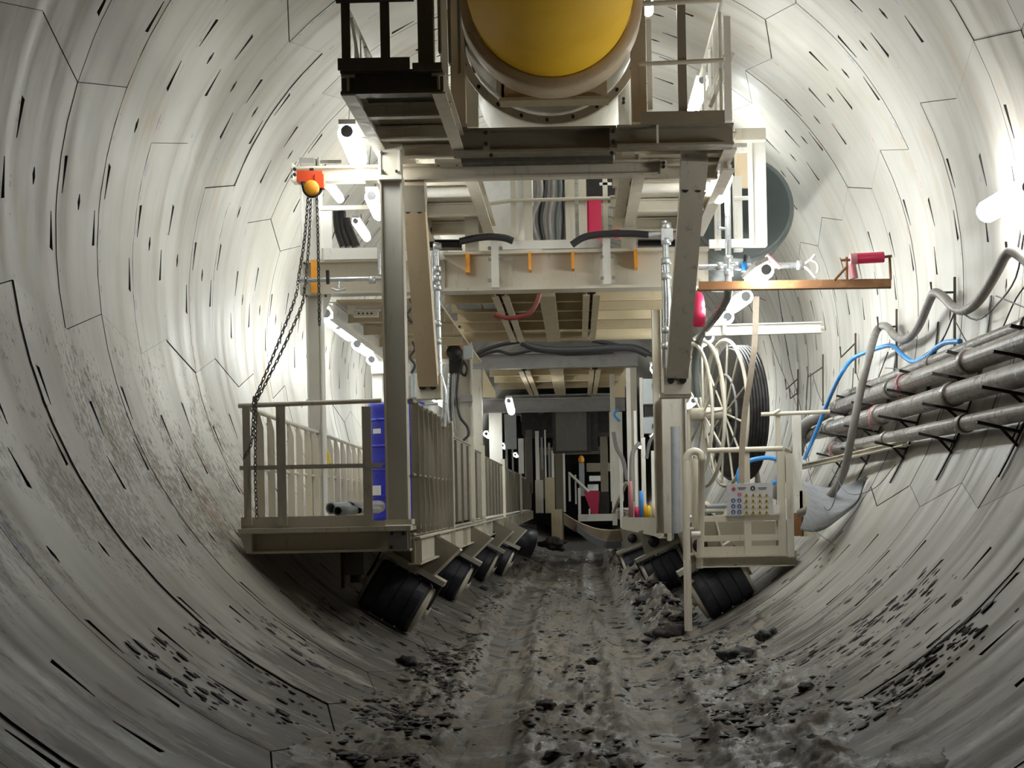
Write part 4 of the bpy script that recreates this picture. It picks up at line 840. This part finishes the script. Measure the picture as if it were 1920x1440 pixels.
# stacked lining segments and red tub deep inside
for i, (lab, zc, yy, m_, x0, x1) in enumerate((('curved concrete lining segment lying across the track, upper one with a tan band', .7, 37, 'beige', 1058, 1172), ('curved grey lining segment lying under the tan one', .46, 36.4, 'mat', 1082, 1165))):
    a, c = P(x0, 1000, yy), P(x1, 1000, yy); n_ = 14; b = MB(); vs_ = []
    for k in range(n_ + 1):
        u = k / n_; x = a.x + (c.x - a.x) * u; z = zc + .42 * (1 - 2 * u * .62)**2 - .16 + (.1 if i else 0)
        for dz, dy in ((0, 0), (.26 - .1 * i, 0), (.26 - .1 * i, 1.4), (0, 1.4)): vs_.append(V(x, yy + dy, z + dz))
    b.add(vs_, [(4*k + j, 4*k + (j+1) % 4, 4*(k+1) + (j+1) % 4, 4*(k+1) + j) for k in range(n_) for j in range(4)] + [(3, 2, 1, 0), (4*n_, 4*n_+1, 4*n_+2, 4*n_+3)]); one('spare_segment', b, M[m_], lab, 'concrete segment', 'lining segments on the track')
t = thing('rear_platform', 'pale rear platform over the stacked lining segments', 'platform', P(1120, 978, 35)); pb('front_beam', t, 1084, 964, 1152, 977, 35, .2, 'white'); pb('post', t, 1084, 915, 1089, 965, 35, .05, 'white'); pb('post', t, 1104, 954, 1107, 965, 34.9, .05, 'white'); tb('sloping_rail', t, P3((1068, 888, 35), (1104, 922, 35)), .03, 'white'); pb('post', t, 1066, 885, 1070, 940, 36, .05, 'white'); pb('post', t, 1078, 890, 1081, 945, 36, .05, 'white')
b = MB(); q = PP(36, (1094, 921), (1124, 921), (1122, 964), (1110, 964)); b.add(q + [v + V(0, .3, 0) for v in q], [(0, 1, 2, 3), (7, 6, 5, 4), (0, 4, 5, 1), (1, 5, 6, 2), (2, 6, 7, 3), (3, 7, 4, 0)]); one('red_tub', b, M['redp'], 'bright crimson tub deep in the tunnel above the segments', 'tub')
b = MB(); b.pbox(1124, 922, 1142, 963, 36.4, .4); one('dark_crate', b, M['black'], 'dark crate right of the crimson tub', 'crate')
t = thing('bright_equipment', 'pale lit equipment deep in the tunnel centre', 'equipment', P(1115, 918, 40)); pb('panel', t, 1105, 892, 1126, 902, 40, .2, 'label'); pb('panel', t, 1102, 908, 1122, 920, 40.2, .2, 'label'); pb('post', t, 1086, 868, 1096, 930, 41, .2, 'mat'); b = MB(); b.lathe(P(1090, 868, 40.5), (0, 0, 1), [(0, 0), (.07, .02), (.08, .1), (.04, .18), (0, .19)], 10); part('orange_cap', b, M['orange'], t)
t = thing('rear_column', 'tan rear column with boxes left of the hanging box', 'column', P(1030, 1020, 34)); pb('shaft', t, 1042, 850, 1056, 1018, 36, .2, 'oxide'); pb('box', t, 1022, 895, 1040, 962, 34, .3, 'tan'); pb('box', t, 1004, 900, 1018, 962, 33, .3, 'dirty')
for x, ya, yb_, w_, m_ in ((972, 822, 888, 10, 'label'), (1004, 808, 900, 7, 'white'), (1014, 820, 880, 4, 'mat'), (1021, 806, 895, 3, 'white'), (1028, 830, 895, 4, 'mat'), (1034, 845, 900, 5, 'white'), (986, 806, 900, 12, 'brown'), (1056, 850, 960, 4, 'white')): pb('post', t, x, ya, x + w_, yb_, 34.5, .08, m_)  # leftmost white strip paints a bright lit gap, not a post
t = thing('support_stand', 'tan rear support leg with a muddy foot standing on the invert', 'leg', P(1048, 1035, 32)); pb('shaft', t, 1034, 955, 1054, 1012, 32, .25, 'tan'); b = MB(); clod(b, P(1038, 1020, 32), .22, -3, .55); part('muddy_foot', b, M['clod'], t)
# blue hose loop on right inner post
b = MB(); b.tube(cr(PP(25.5, (1160, 768), (1152, 775), (1154, 782), (1162, 790)), 5), .02, 8); one('blue_hose', b, M['bluehose'], 'short blue hose loop on the inner right post', 'hose')
for i, (lab, pts) in enumerate((('dark hose arching on the right inner posts', ((1150, 810), (1156, 840), (1168, 862), (1176, 900))), ('grey hose bundle hanging at the lower enclosure', ((1200, 830), (1186, 850), (1184, 900), (1186, 940))))):
    b = MB(); b.tube(cr(PP(24 - 3 * i, *pts), 5), .03, 8); one('hose', b, M['grey'], lab, 'hose')
# ================================================================== ROLLERS ON THE LINING
def roller(px, py, Y, lab, rad=.25, wid=.5, strut=.34):
    c = P(px, py, Y); n = V(c.x - AX, 0, c.z - AZ).normalized(); c = V(AX, Y, AZ) + n * (R - rad - .012); tg = V(n.z, 0, -n.x)   # tg lies along the wall
    if tg.z * (1 if n.x < 0 else -1) > 0: tg = -tg      # points down to the invert
    t = thing('bogie_roller', lab, 'roller', c + n * rad, 'bogie rollers'); up = -n
    h = wid / 2; prof = [(.0, -h), (rad*.55, -h), (rad*.93, -h), (rad, -h + .03)]
    for g in (-.5, 0, .5): prof += [(rad, g*h - .012), (rad*.955, g*h - .006), (rad*.955, g*h + .006), (rad, g*h + .012)]
    prof += [(rad, h - .03), (rad*.93, h), (rad*.55, h), (0, h)]
    b = MB(); b.lathe(c, tg, prof, 40, smooth=False); ty = part('tyre', b, M['tyre'], t)
    for s in (-1, 1):
        b = MB(); b.lathe(c + tg * s * h, tg * s, [(rad*.9, -.002), (rad*.9, .03), (rad*.35, .045), (.06, .045), (.06, .08), (0, .08)], 28); part('end_cap', b, M['cream'], t)
    yk = c + up * (rad + .06)
    b = MB(); b.bar(yk - tg * (h + .06), yk + tg * (h + .08), .26, .05, up); part('yoke_plate', b, M['dirty'], t)
    for s in (-1, 1):
        b = MB(); b.bar(yk + tg * s * (h + .06), c + tg * s * (h + .06), .1, .02, tg); part('yoke_arm', b, M['black'], t)
    top = yk + up * strut
    for yy in (-.11, .11):
        b = MB(); q = [yk - tg * .16 + V(0, yy, 0), yk + tg * .2 + V(0, yy, 0), top + tg * .3 + V(0, yy, 0), top - tg * .1 + V(0, yy, 0)]; b.add(q + [v + V(0, .02, 0) for v in q], [(0, 1, 2, 3), (7, 6, 5, 4), (0, 4, 5, 1), (1, 5, 6, 2), (2, 6, 7, 3), (3, 7, 4, 0)]); part('bracket_plate', b, M['mud_or_shade'], t)  # plates darkened in colour for mud smears and the shade they stand in
    b = MB(); b.bar(yk + tg * .2, top + tg * .3, .24, .02, tg); part('bracket_flange', b, M['cream'], t)
    b = MB(); b.lathe(yk + up * .14 + tg * .02 + V(0, -.135, 0), (0, 1, 0), [(0, 0), (.075, 0), (.075, .26)], 20); part('pivot_hole', b, M['black'], t)
    return t
for px, py, Y, lab in ((735, 1130, 14.4, 'largest black roller on the left, below the front of the lower platform'), (827, 1087, 19.2, 'second black roller on the left wall, behind the nearest'), (893, 1048, 24.2, 'third left roller, greyer and smaller'), (930, 1038, 27.4, 'fourth left roller, small and partly hidden by the third'), (1365, 1122, 15.9, 'largest black roller on the right, under the basket'), (1253, 1080, 21.5, 'second black roller on the right beside the ladder'), (1203, 1058, 26, 'small far right roller half buried in mud')):
    roller(px, py, Y, lab)
t = thing('jack_foot', 'dark steel jack leg hanging under the left lower platform', 'jack', P(660, 1110, 13.2)); pb('sleeve', t, 641, 1036, 682, 1078, 13.2, .2, 'brown'); pb('guide', t, 639, 1036, 645, 1103, 13.15, .05, 'black'); b = MB(); b.tube(PP(13.3, (668, 1078), (668, 1092)), .05, 12); part('ram', b, M['black'], t)
t = thing('dark_coupling', 'black coupling gear under the left walkway far back', 'machine', P(975, 1035, 31)); b = MB(); b.lathe(P(962, 1010, 31), (1, .3, -.3), [(0, 0), (.26, 0), (.28, .05), (.28, .4), (.1, .45), (0, .45)], 24); part('wheel', b, M['tyre'], t); pb('housing', t, 948, 985, 1005, 1005, 31.5, .3, 'black')
# ================================================================== RIGHT BASKET AND LADDER
Yb = 15.6
t = thing('ladder', 'cream ladder with arched top standing on the invert at the basket', 'ladder', P(1290, 1182, Yb))
tb('rail', t, cr(PP(Yb - .3, (1290, 1183), (1289, 1100), (1287, 1000), (1286, 880), (1286, 862), (1292, 850), (1302, 846), (1312, 850), (1316, 862)), 5) + PP(Yb - .1, (1316, 880), (1313, 1045)), .036, 'cream', 12)
tb('rail', t, cr(PP(Yb + .2, (1304, 1045), (1304, 880), (1305, 860), (1312, 852)), 4), .036, 'cream', 12)
b = MB(); b.pbox(1283, 1050, 1297, 1183, Yb - .33, .05); part('foot_channel', b, M['cream'], t)
for y in (992, 1040, 1090, 1140): tb('rung', t, [P(1288, y, Yb - .3), P(1300, y, Yb + .2)], .018, 'cream')
tb('clamp', t, PP(Yb - .2, (1296, 1002), (1313, 1002)), .03, 'white')
t = thing('basket', 'cream access basket with rails, toe boards and sign on the right', 'basket', P(1400, 1065, Yb))
hbeam('bottom_beam', t, 1309, 1496, 1042, 1063, Yb, .18, 'cream', .014); pb('end_block', t, 1308, 1045, 1318, 1066, Yb - .05, .2, 'cream')
pb('top_flange', t, 1305, 1040, 1500, 1044, Yb - .03, .24, 'cream'); pb('toe_board', t, 1320, 1024, 1484, 1040, Yb, .02, 'cream')
tb('handrail', t, PP(Yb, (1326, 845), (1467, 841)), .026, 'cream', 12); pb('mid_rail', t, 1318, 966, 1468, 977, Yb, .04, 'cream'); pb('low_rail', t, 1318, 1003, 1466, 1014, Yb, .04, 'cream')
pb('post', t, 1393, 845, 1406, 905, Yb + .02, .06, 'cream'); pb('post', t, 1396, 965, 1409, 1040, Yb - .012, .05, 'cream'); pb('post', t, 1459, 846, 1473, 1040, Yb - .012, .08, 'cream'); pb('post', t, 1476, 850, 1488, 1045, Yb - .1, .05, 'cream'); pb('post', t, 1313, 870, 1319, 1040, Yb - .012, .05, 'cream')
pb('corner_plate', t, 1455, 975, 1486, 1042, Yb + .05, .03, 'cream'); pb('side_post', t, 1489, 775, 1504, 1005, Yb + .6, .08, 'white'); pb('side_post', t, 1455, 775, 1464, 850, Yb + .5, .05, 'cream')
tb('top_bar', t, PP(Yb + .5, (1427, 777), (1556, 772)), .021, 'cream', 10); tb('spur', t, PP(Yb + .4, (1447, 777), (1462, 769)), .018, 'cream'); tb('handrail', t, P3((1467, 841, Yb), (1480, 845, Yb + .6)), .026, 'cream')
pb('latch', t, 1451, 946, 1462, 962, Yb - .05, .05, 'white'); p = P(1315, 1040, Yb); q = P(1495, 1040, Yb); b = MB(); b.box((p.x, Yb + .05, p.z), (q.x, Yb + 1.3, p.z + .02)); part('floor_plate', b, M['dirty'], t)
pb('rear_rail', t, 1320, 955, 1470, 968, Yb + 1.3, .05, 'cream'); pb('rear_board', t, 1322, 978, 1460, 1036, Yb + 1.3, .03, 'oxide')
b = MB(); b.pbox(1486, 962, 1504, 1005, Yb + .55, .05); part('rust_panel', b, M['rust'], t, 'rusty orange panel'); pb('side_box', t, 1500, 920, 1525, 1006, Yb + .6, .05, 'cream')
# safety sign
Ys = Yb - .06; t = thing('safety_sign', 'grey-white safety sign with yellow triangles and round symbols on the basket', 'sign', P(1407, 965, Ys)); pb('plate', t, 1363, 906, 1449, 966, Ys, .012, 'label')
M['label2'] = plain('sign_face', (.5, .49, .5), .5, 0, .3); t.children[0].data.materials[0] = M['label2']
M['tri'] = plain('sign_yellow', (.5, .4, .08), .5, 0, .3); M['sblue'] = plain('sign_blue', (.06, .1, .25), .5, 0, .3); M['sred'] = plain('sign_red', (.5, .08, .12), .5, 0, .2)
def sym(kind, cx_, cy_, s, mat, inner):
    b = MB(); Y = Ys - .004
    if kind == 'tri': q = [(cx_ - s, cy_ + s * .8), (cx_ + s, cy_ + s * .8), (cx_, cy_ - s)]
    else: q = [(cx_ + s * cos(k * pi / 8), cy_ + s * sin(k * pi / 8)) for k in range(16)]
    pts = PP(Y, *q); n_ = len(pts); b.add(pts + [v + V(0, .004, 0) for v in pts], [tuple(range(n_))] + [(i, (i+1) % n_, (i+1) % n_ + n_, i + n_) for i in range(n_)])
    o = part('warning_triangle' if kind == 'tri' else 'round_symbol', b, M[mat], t)
    b = MB(); b.pbox(cx_ - s * .22, cy_ - s * .3, cx_ + s * .22, cy_ + s * .5, Ys - .006, .002); part('pictogram', b, M[inner], o)
for i in range(4):
    for j in range(4): sym('tri', 1399.5 + i * 12.6, 928.5 + j * 10.8, 4.9, 'tri', 'blackmark')
for i in range(2):
    for j in range(3): sym('disc', 1375 + i * 11.3, 938.5 + j * 10.8, 4.3, 'sblue', 'label2')
sym('disc', 1375.5, 917, 3.8, 'sred', 'blackmark'); sym('disc', 1386.5, 927.5, 3.8, 'sred', 'label2'); sym('disc', 1411.5, 915.5, 4.6, 'blackmark', 'label2')
for x0, x1 in ((1383, 1399), (1421, 1438)): pb('printed_line', t, x0, 914, x1, 915.4, Ys - .003, .002, 'blackmark'); pb('printed_line', t, x0 + 2, 917, x1 - 2, 917.8, Ys - .003, .002, 'blackmark')
# bits lying in the basket
t = thing('tool_pile', 'pile of grey tubes and a tan pot behind the left rail of the basket', 'tools', P(1340, 966, Yb + .5))
for i, y in enumerate((948, 955, 961)): tb('rod', t, P3((1322, y + 2, Yb + .3), (1362 - 4 * i, y, Yb + .6)), .022, ('mat', 'white', 'grey')[i])
b = MB(); b.lathe(P(1322, 966, Yb + .5), (0, 0, 1), [(0, 0), (.05, 0), (.06, .1), (.03, .14), (0, .14)], 14); part('pot', b, M['tan'], t)
# ================================================================== HOSE REEL
rc = P(1359, 775, 17.6); ax = V(.96, .21, .02).normalized(); u1 = V(0, 0, 1); u2 = ax.cross(u1).normalized()
t = thing('hose_reel', 'tall open steel hose reel with thin rims and spokes', 'reel', rc - V(0, 0, .8))
def ringpts(c, r, n=40): return [c + (u1 * cos(2*pi*k/n) + u2 * sin(2*pi*k/n)) * r for k in range(n)]
for off, r, w_ in ((-.38, .77, .02), (-.25, .79, .022), (0, .8, .022)):
    b = MB(); b.tube(ringpts(rc + ax * off, r, 48), w_, 8, False, True); part('rim', b, M['cream'], t)
b = MB(); b.tube(ringpts(rc + ax * .0, .42, 36), .016, 6, False, True); part('inner_rim', b, M['grey'], t)
for off, ph in ((-.25, 0), (0, .2)):
    for k in range(12):
        a = 2*pi*k/12 + ph; d = u1 * cos(a) + u2 * sin(a); tb('spoke', t, [rc + ax * off + d * .08, rc + ax * off + d * .79], .013, 'cream', 6)
b = MB(); b.lathe(rc - ax * .4, ax, [(0, 0), (.07, 0), (.07, .5), (0, .5)], 20); part('hub', b, M['cream'], t)
b = MB(); b.lathe(rc + ax * .05, ax, [(.1, 0), (.7, 0), (.72, .02), (.72, .2), (.1, .22)], 48); part('wound_hose', b, M['black'], t, 'dark wound hose')
for k in range(6):
    b = MB(); b.tube(ringpts(rc + ax * (.07 + .035 * k), .725, 40), .022, 6, False, True); part('hose_turn', b, M['black'], t)
tb('frame_leg', t, [rc + ax * .3 + V(0, 0, -.05), rc + ax * .3 + V(.1, 0, -1.2)], .03, 'cream'); tb('frame_leg', t, [rc - ax * .42, rc - ax * .42 + V(0, 0, -1.1)], .03, 'cream')
# ================================================================== PIPES ON THE RIGHT WALL
def wall_pipe(lab, z, off, r, xe, mat='pipe'):
    x = AX + sqrt((R - off)**2 - (z - AZ)**2); Ye = x * F / (xe - VX)
    t = thing('wall_pipe', lab, 'pipe', V(x, 12, z), 'grey pipes on the right wall'); b = MB(); b.lathe(V(x, 5.5, z), (0, 1, 0), [(r, 0), (r, Ye - 5.5), (r * .6, Ye - 5.5)], 20); part('pipe', b, M[mat], t)
    for i in range(4):
        y = Ye - .25 - i * 2.9 - (z * 3 % 1)
        if y < 7: break
        b = MB(); b.lathe(V(x, y, z), (0, 1, 0), [(r, 0), (r * 1.18, 0), (r * 1.2, .03), (r * 1.2, .1), (r * 1.16, .13), (r, .13)], 20); part('joint_sleeve', b, M[mat], t)
    return x, z, Ye
pipes = [wall_pipe('topmost thin grey pipe on the right wall', 2.635, .12, .052, 1600), wall_pipe('second grey pipe from the top on the right wall, thick', 2.50, .17, .083, 1563), wall_pipe('third grey pipe from the top on the right wall, thick', 2.27, .18, .083, 1537), wall_pipe('lowest grey pipe on the right wall, with a bandaged end', 2.02, .14, .06, 1562)]
for (x, z, y), r, lab, pts in ((pipes[0], .052, 'first', ((1585, 742), (1572, 765))), (pipes[1], .07, 'second', ((1535, 782), (1508, 800), (1496, 850))), (pipes[2], .07, 'third', ((1510, 820), (1490, 845), (1470, 880), (1455, 930)))):
    b = MB(); b.tube(cr([V(x, y - .1, z)] + [P(a[0], a[1], y + .3 * (i + 1)) for i, a in enumerate(pts)], 5), r, 12); one('flexible_hose', b, M['hose'], f'dark flexible hose at the end of the {lab} wall pipe', 'hose', 'hoses at the pipe ends')
for i, (pi_, yy, w_) in enumerate(((1, 14.2, 'second pipe'), (2, 15.1, 'third pipe'), (0, 16.8, 'topmost pipe'), (3, 17.3, 'lowest pipe'))):
    x, z, _ = pipes[pi_]; r = (.052, .083, .083, .06)[pi_]; b = MB()
    for k in range(2): b.tube([V(x + (r + .012) * cos(2*pi*j/16), yy + .03 * k + .02 * sin(2*pi*j/16), z + (r + .012) * sin(2*pi*j/16)) for j in range(16)], .009, 6, False, True)
    b.tube(cr([V(x - r, yy, z), V(x - r - .02, yy - .03, z - .08), V(x - r + .03, yy, z - .15)], 4), .006, 5)
    one('rope_lashing', b, M['pinkdust' if i != 2 else 'strap'], f'rope lashing tied round the {w_}', 'rope', 'rope lashings')
for i, y in enumerate((8.6, 10.4, 12.2, 14.0, 15.8, 17.4)):
    t = thing('pipe_bracket', ('black pipe bracket nearest the right edge, out of frame', 'black pipe bracket at the right edge of the picture', 'second black pipe bracket from the right edge', 'middle black pipe bracket under the wall pipes', 'black pipe bracket right of the thick hanging hose', 'farthest black pipe bracket behind the thick hanging hose')[i], 'bracket', V(2.9, y, 1.7), 'pipe brackets')
    wp = lambda z, o=.02: V(AX + sqrt((R - o)**2 - (z - AZ)**2), y, z)
    b = MB(); pts = [wp(1.62 + k * .1) for k in range(15)]
    for a, c in zip(pts, pts[1:]): b.bar(a, c, .035, .012, (1, 0, 0))
    part('upright', b, M['black'], t)
    for (x, z, _), r in zip(pipes, (.052, .083, .083, .06)):
        a = wp(z - r - .05); c = V(x - r - .14, y, z - r + .02); b = MB(); b.bar(a, c, .045, .02); part('arm', b, M['black'], t)
        b = MB(); b.bar(a + V(-.01, 0, -.1), a.lerp(c, .45), .012, .02); part('arm_stay', b, M['black'], t)
# hose snaking over hooks
b = MB(); h0 = P3((1500, 962, 15.5), (1545, 940, 15.1), (1580, 890, 14.9), (1598, 810, 14.7), (1612, 740, 14.7), (1630, 665, 14.8))
hp = [(1645, 618, .2), (1662, 612, .16), (1680, 632, .12), (1700, 636, .12), (1722, 612, .14), (1742, 566, .18), (1752, 549, .2), (1768, 556, .16), (1790, 578, .12), (1812, 581, .12), (1838, 560, .14), (1868, 512, .18), (1885, 480, .2), (1900, 472, .18), (1925, 490, .14), (1960, 520, .12), (2010, 500, .14), (2060, 420, .2), (2130, 440, .15), (2260, 560, .12)]
b.tube(cr(h0 + [W(x, y, o) for x, y, o in hp], 5), .038, 12); one('thick_hose', b, M['hose'], 'thick grey hose snaking over wall hooks and dropping in front of the pipes', 'hose')
b = MB(); hp = [(1508, 862, .3), (1530, 810, .3), (1552, 755, .3), (1575, 705, .35), (1600, 672, .25), (1640, 655, .18), (1672, 648, .16), (1690, 664, .12), (1712, 678, .1), (1738, 668, .12), (1756, 652, .14), (1775, 642, .14), (1800, 640, .12)]
b.tube(cr([W(x, y, o) for x, y, o in hp], 5), .022, 10); one('blue_hose', b, M['bluehose'], 'long bright blue hose rising from the basket and looping along the right wall', 'hose')
b = MB(); b.tube(cr(P3((1386, 906, 16.6), (1384, 890, 16.6), (1392, 872, 16.6), (1412, 862, 16.6), (1440, 858, 16.6), (1458, 862, 16.6)), 5), .024, 10); one('blue_hose', b, M['bluehose'], 'short blue hose arching behind the basket handrail', 'hose')
b = MB(); b.tube(PP(16.7, (1448, 907), (1462, 898)), .022, 10); one('blue_hose', b, M['bluehose'], 'pale blue hose stub right of the sign', 'hose')
hooks = ((1645, 602, 1681, 612, 580, 690, 'hook under the first crest of the grey hose'), (1745, 537, 1790, 548, 520, 655, 'hook under the second crest of the grey hose'), (1886, 460, 1925, 474, 400, 560, 'hook at the right edge under the grey hose'), (1575, 658, 1604, 643, 625, 700, 'empty hook left of the thick hose, above the blue hose'), (1513, 695, 1543, 688, 665, 760, 'small hook holding thin wires, left of the blue hose'), (1472, 718, 1496, 710, 693, 775, 'small empty hook far left above the basket bar'), (1480, 735, 1495, 737, 728, 740, 'short stub hook above the basket bar'))
for x0, y0, x1, y1, ya, yb_, lab in hooks:
    t = thing('wall_hook', lab + ' on the right wall', 'hook', W(x1, (ya + yb_) / 2, .02), 'wall hooks')
    b = MB(); b.bar(W(x1, ya, .03), W(x1, yb_, .03), .02, .02, (1, 0, 0)); part('upright', b, M['rod'], t)
    b = MB(); b.tube([W(x1, y1, .03), W(x0 + 2, y0 + 12, .2), W(x0, y0 - 8, .22)], .01, 6); part('arm', b, M['rod'], t)
b = MB()
for a, c in (((1715, 571), (1790, 578)),): pass
for i, (pts, r) in enumerate(((((1920, 440), (1905, 520), (1870, 570), (1830, 600), (1790, 575)), .007), (((1790, 585), (1765, 640), (1730, 668), (1700, 690)), .007), (((1788, 590), (1758, 655), (1720, 690), (1660, 690)), .005), (((1790, 600), (1812, 640), (1820, 640)), .005), (((1935, 520), (1905, 560), (1880, 615)), .006), (((1665, 660), (1650, 700), (1630, 760)), .006), (((1672, 655), (1700, 640), (1730, 600)), .004), (((1600, 690), (1598, 730), (1595, 760)), .006), (((1603, 690), (1612, 720), (1618, 740)), .005),
        (((1455, 520), (1470, 620), (1482, 690), (1500, 760), (1510, 830), (1520, 880)), .005), (((1440, 620), (1460, 680), (1490, 750), (1500, 780)), .004), (((1515, 700), (1512, 740), (1512, 790)), .006), (((1520, 700), (1520, 750), (1514, 795)), .006), (((1523, 700), (1535, 740), (1552, 770)), .004), (((1500, 800), (1520, 900), (1545, 950), (1560, 950), (1575, 900)), .004), (((1560, 880), (1590, 925), (1640, 915), (1680, 870)), .003), (((1512, 900), (1520, 980), (1555, 1015), (1565, 1022)), .003), (((1868, 555), (1930, 580)), .006))):
    b = MB(); b.tube(cr([W(x, y, .1 if i < 9 or i > 15 else .3) for x, y in pts], 4), r, 5)
    one('thin_cable', b, M['rubber'], ('thin black wire sagging from the right edge towards the second hook', 'thin wire falling from the second hook to the blue hose', 'long thin wire falling left from the second hook', 'short wire right of the second hook', 'thin wire at the right edge above the pipes', 'thin wire falling from the blue hose to the top pipe', 'thin wire rising between the first and second hooks', 'short wire hanging at the left bend of the blue hose', 'second short wire at the left bend of the blue hose', 'long thin wire from the rusty arm down to the basket', 'faint thin wire left of the small hooks', 'wire bundle strand hanging from the small hook, left', 'wire bundle strand hanging from the small hook, middle', 'wire strand hanging from the small hook, right', 'thin black wire looping over the grey sheet', 'thin pale wire across the right wall below the pipes', 'thin wire trailing under the grey sheet', 'short dark rod at the right edge near the grey hose')[i], 'wire', 'thin wires on the right wall')
b = MB(); b.pbox(1906, 285, 1925, 307, 11.4, .1); b.tube(PP(11.45, (1918, 307), (1916, 345), (1918, 400), (1908, 470)), .007, 6); one('lamp_junction', b, M['black'], 'black junction box with cable above the large wall lamp', 'box')
b = MB(); N = 14
tl, tr_, bl, br = W(1503, 900, .55), W(1628, 889, .05), W(1500, 990, .45), W(1572, 968, .12); vs_ = []
for i in range(N + 1):
    for j in range(9):
        u, v = i / N, j / 8; p = tl.lerp(tr_, u).lerp(bl.lerp(br, u), v); p.z -= .1 * sin(pi * u) * (1 - v * .4); p.x += .06 * sin(pi * v); p.y += .12 * sin(2 * pi * v) * u; vs_.append(p)
vs2 = [p + V(.01, .02, -.02) for p in vs_]; m9 = (N + 1) * 9
b.add(vs_ + vs2, [(i*9+j, i*9+j+1, (i+1)*9+j+1, (i+1)*9+j) for i in range(N) for j in range(8)] + [(m9+i*9+j, m9+(i+1)*9+j, m9+(i+1)*9+j+1, m9+i*9+j+1) for i in range(N) for j in range(8)] + [(i*9+8, m9+i*9+8, m9+(i+1)*9+8, (i+1)*9+8) for i in range(N)], True)
one('rubber_sheet', b, M['mat'], 'curved grey rubber sheet between the basket and the right wall', 'sheet')
b = MB(); b.ibeam(W(1500, 876, .3), W(1700, 830, .1), .08, .05, .01); one('support_rail', b, M['cream'], 'cream rail below the lowest wall pipe, ending at the basket', 'rail')
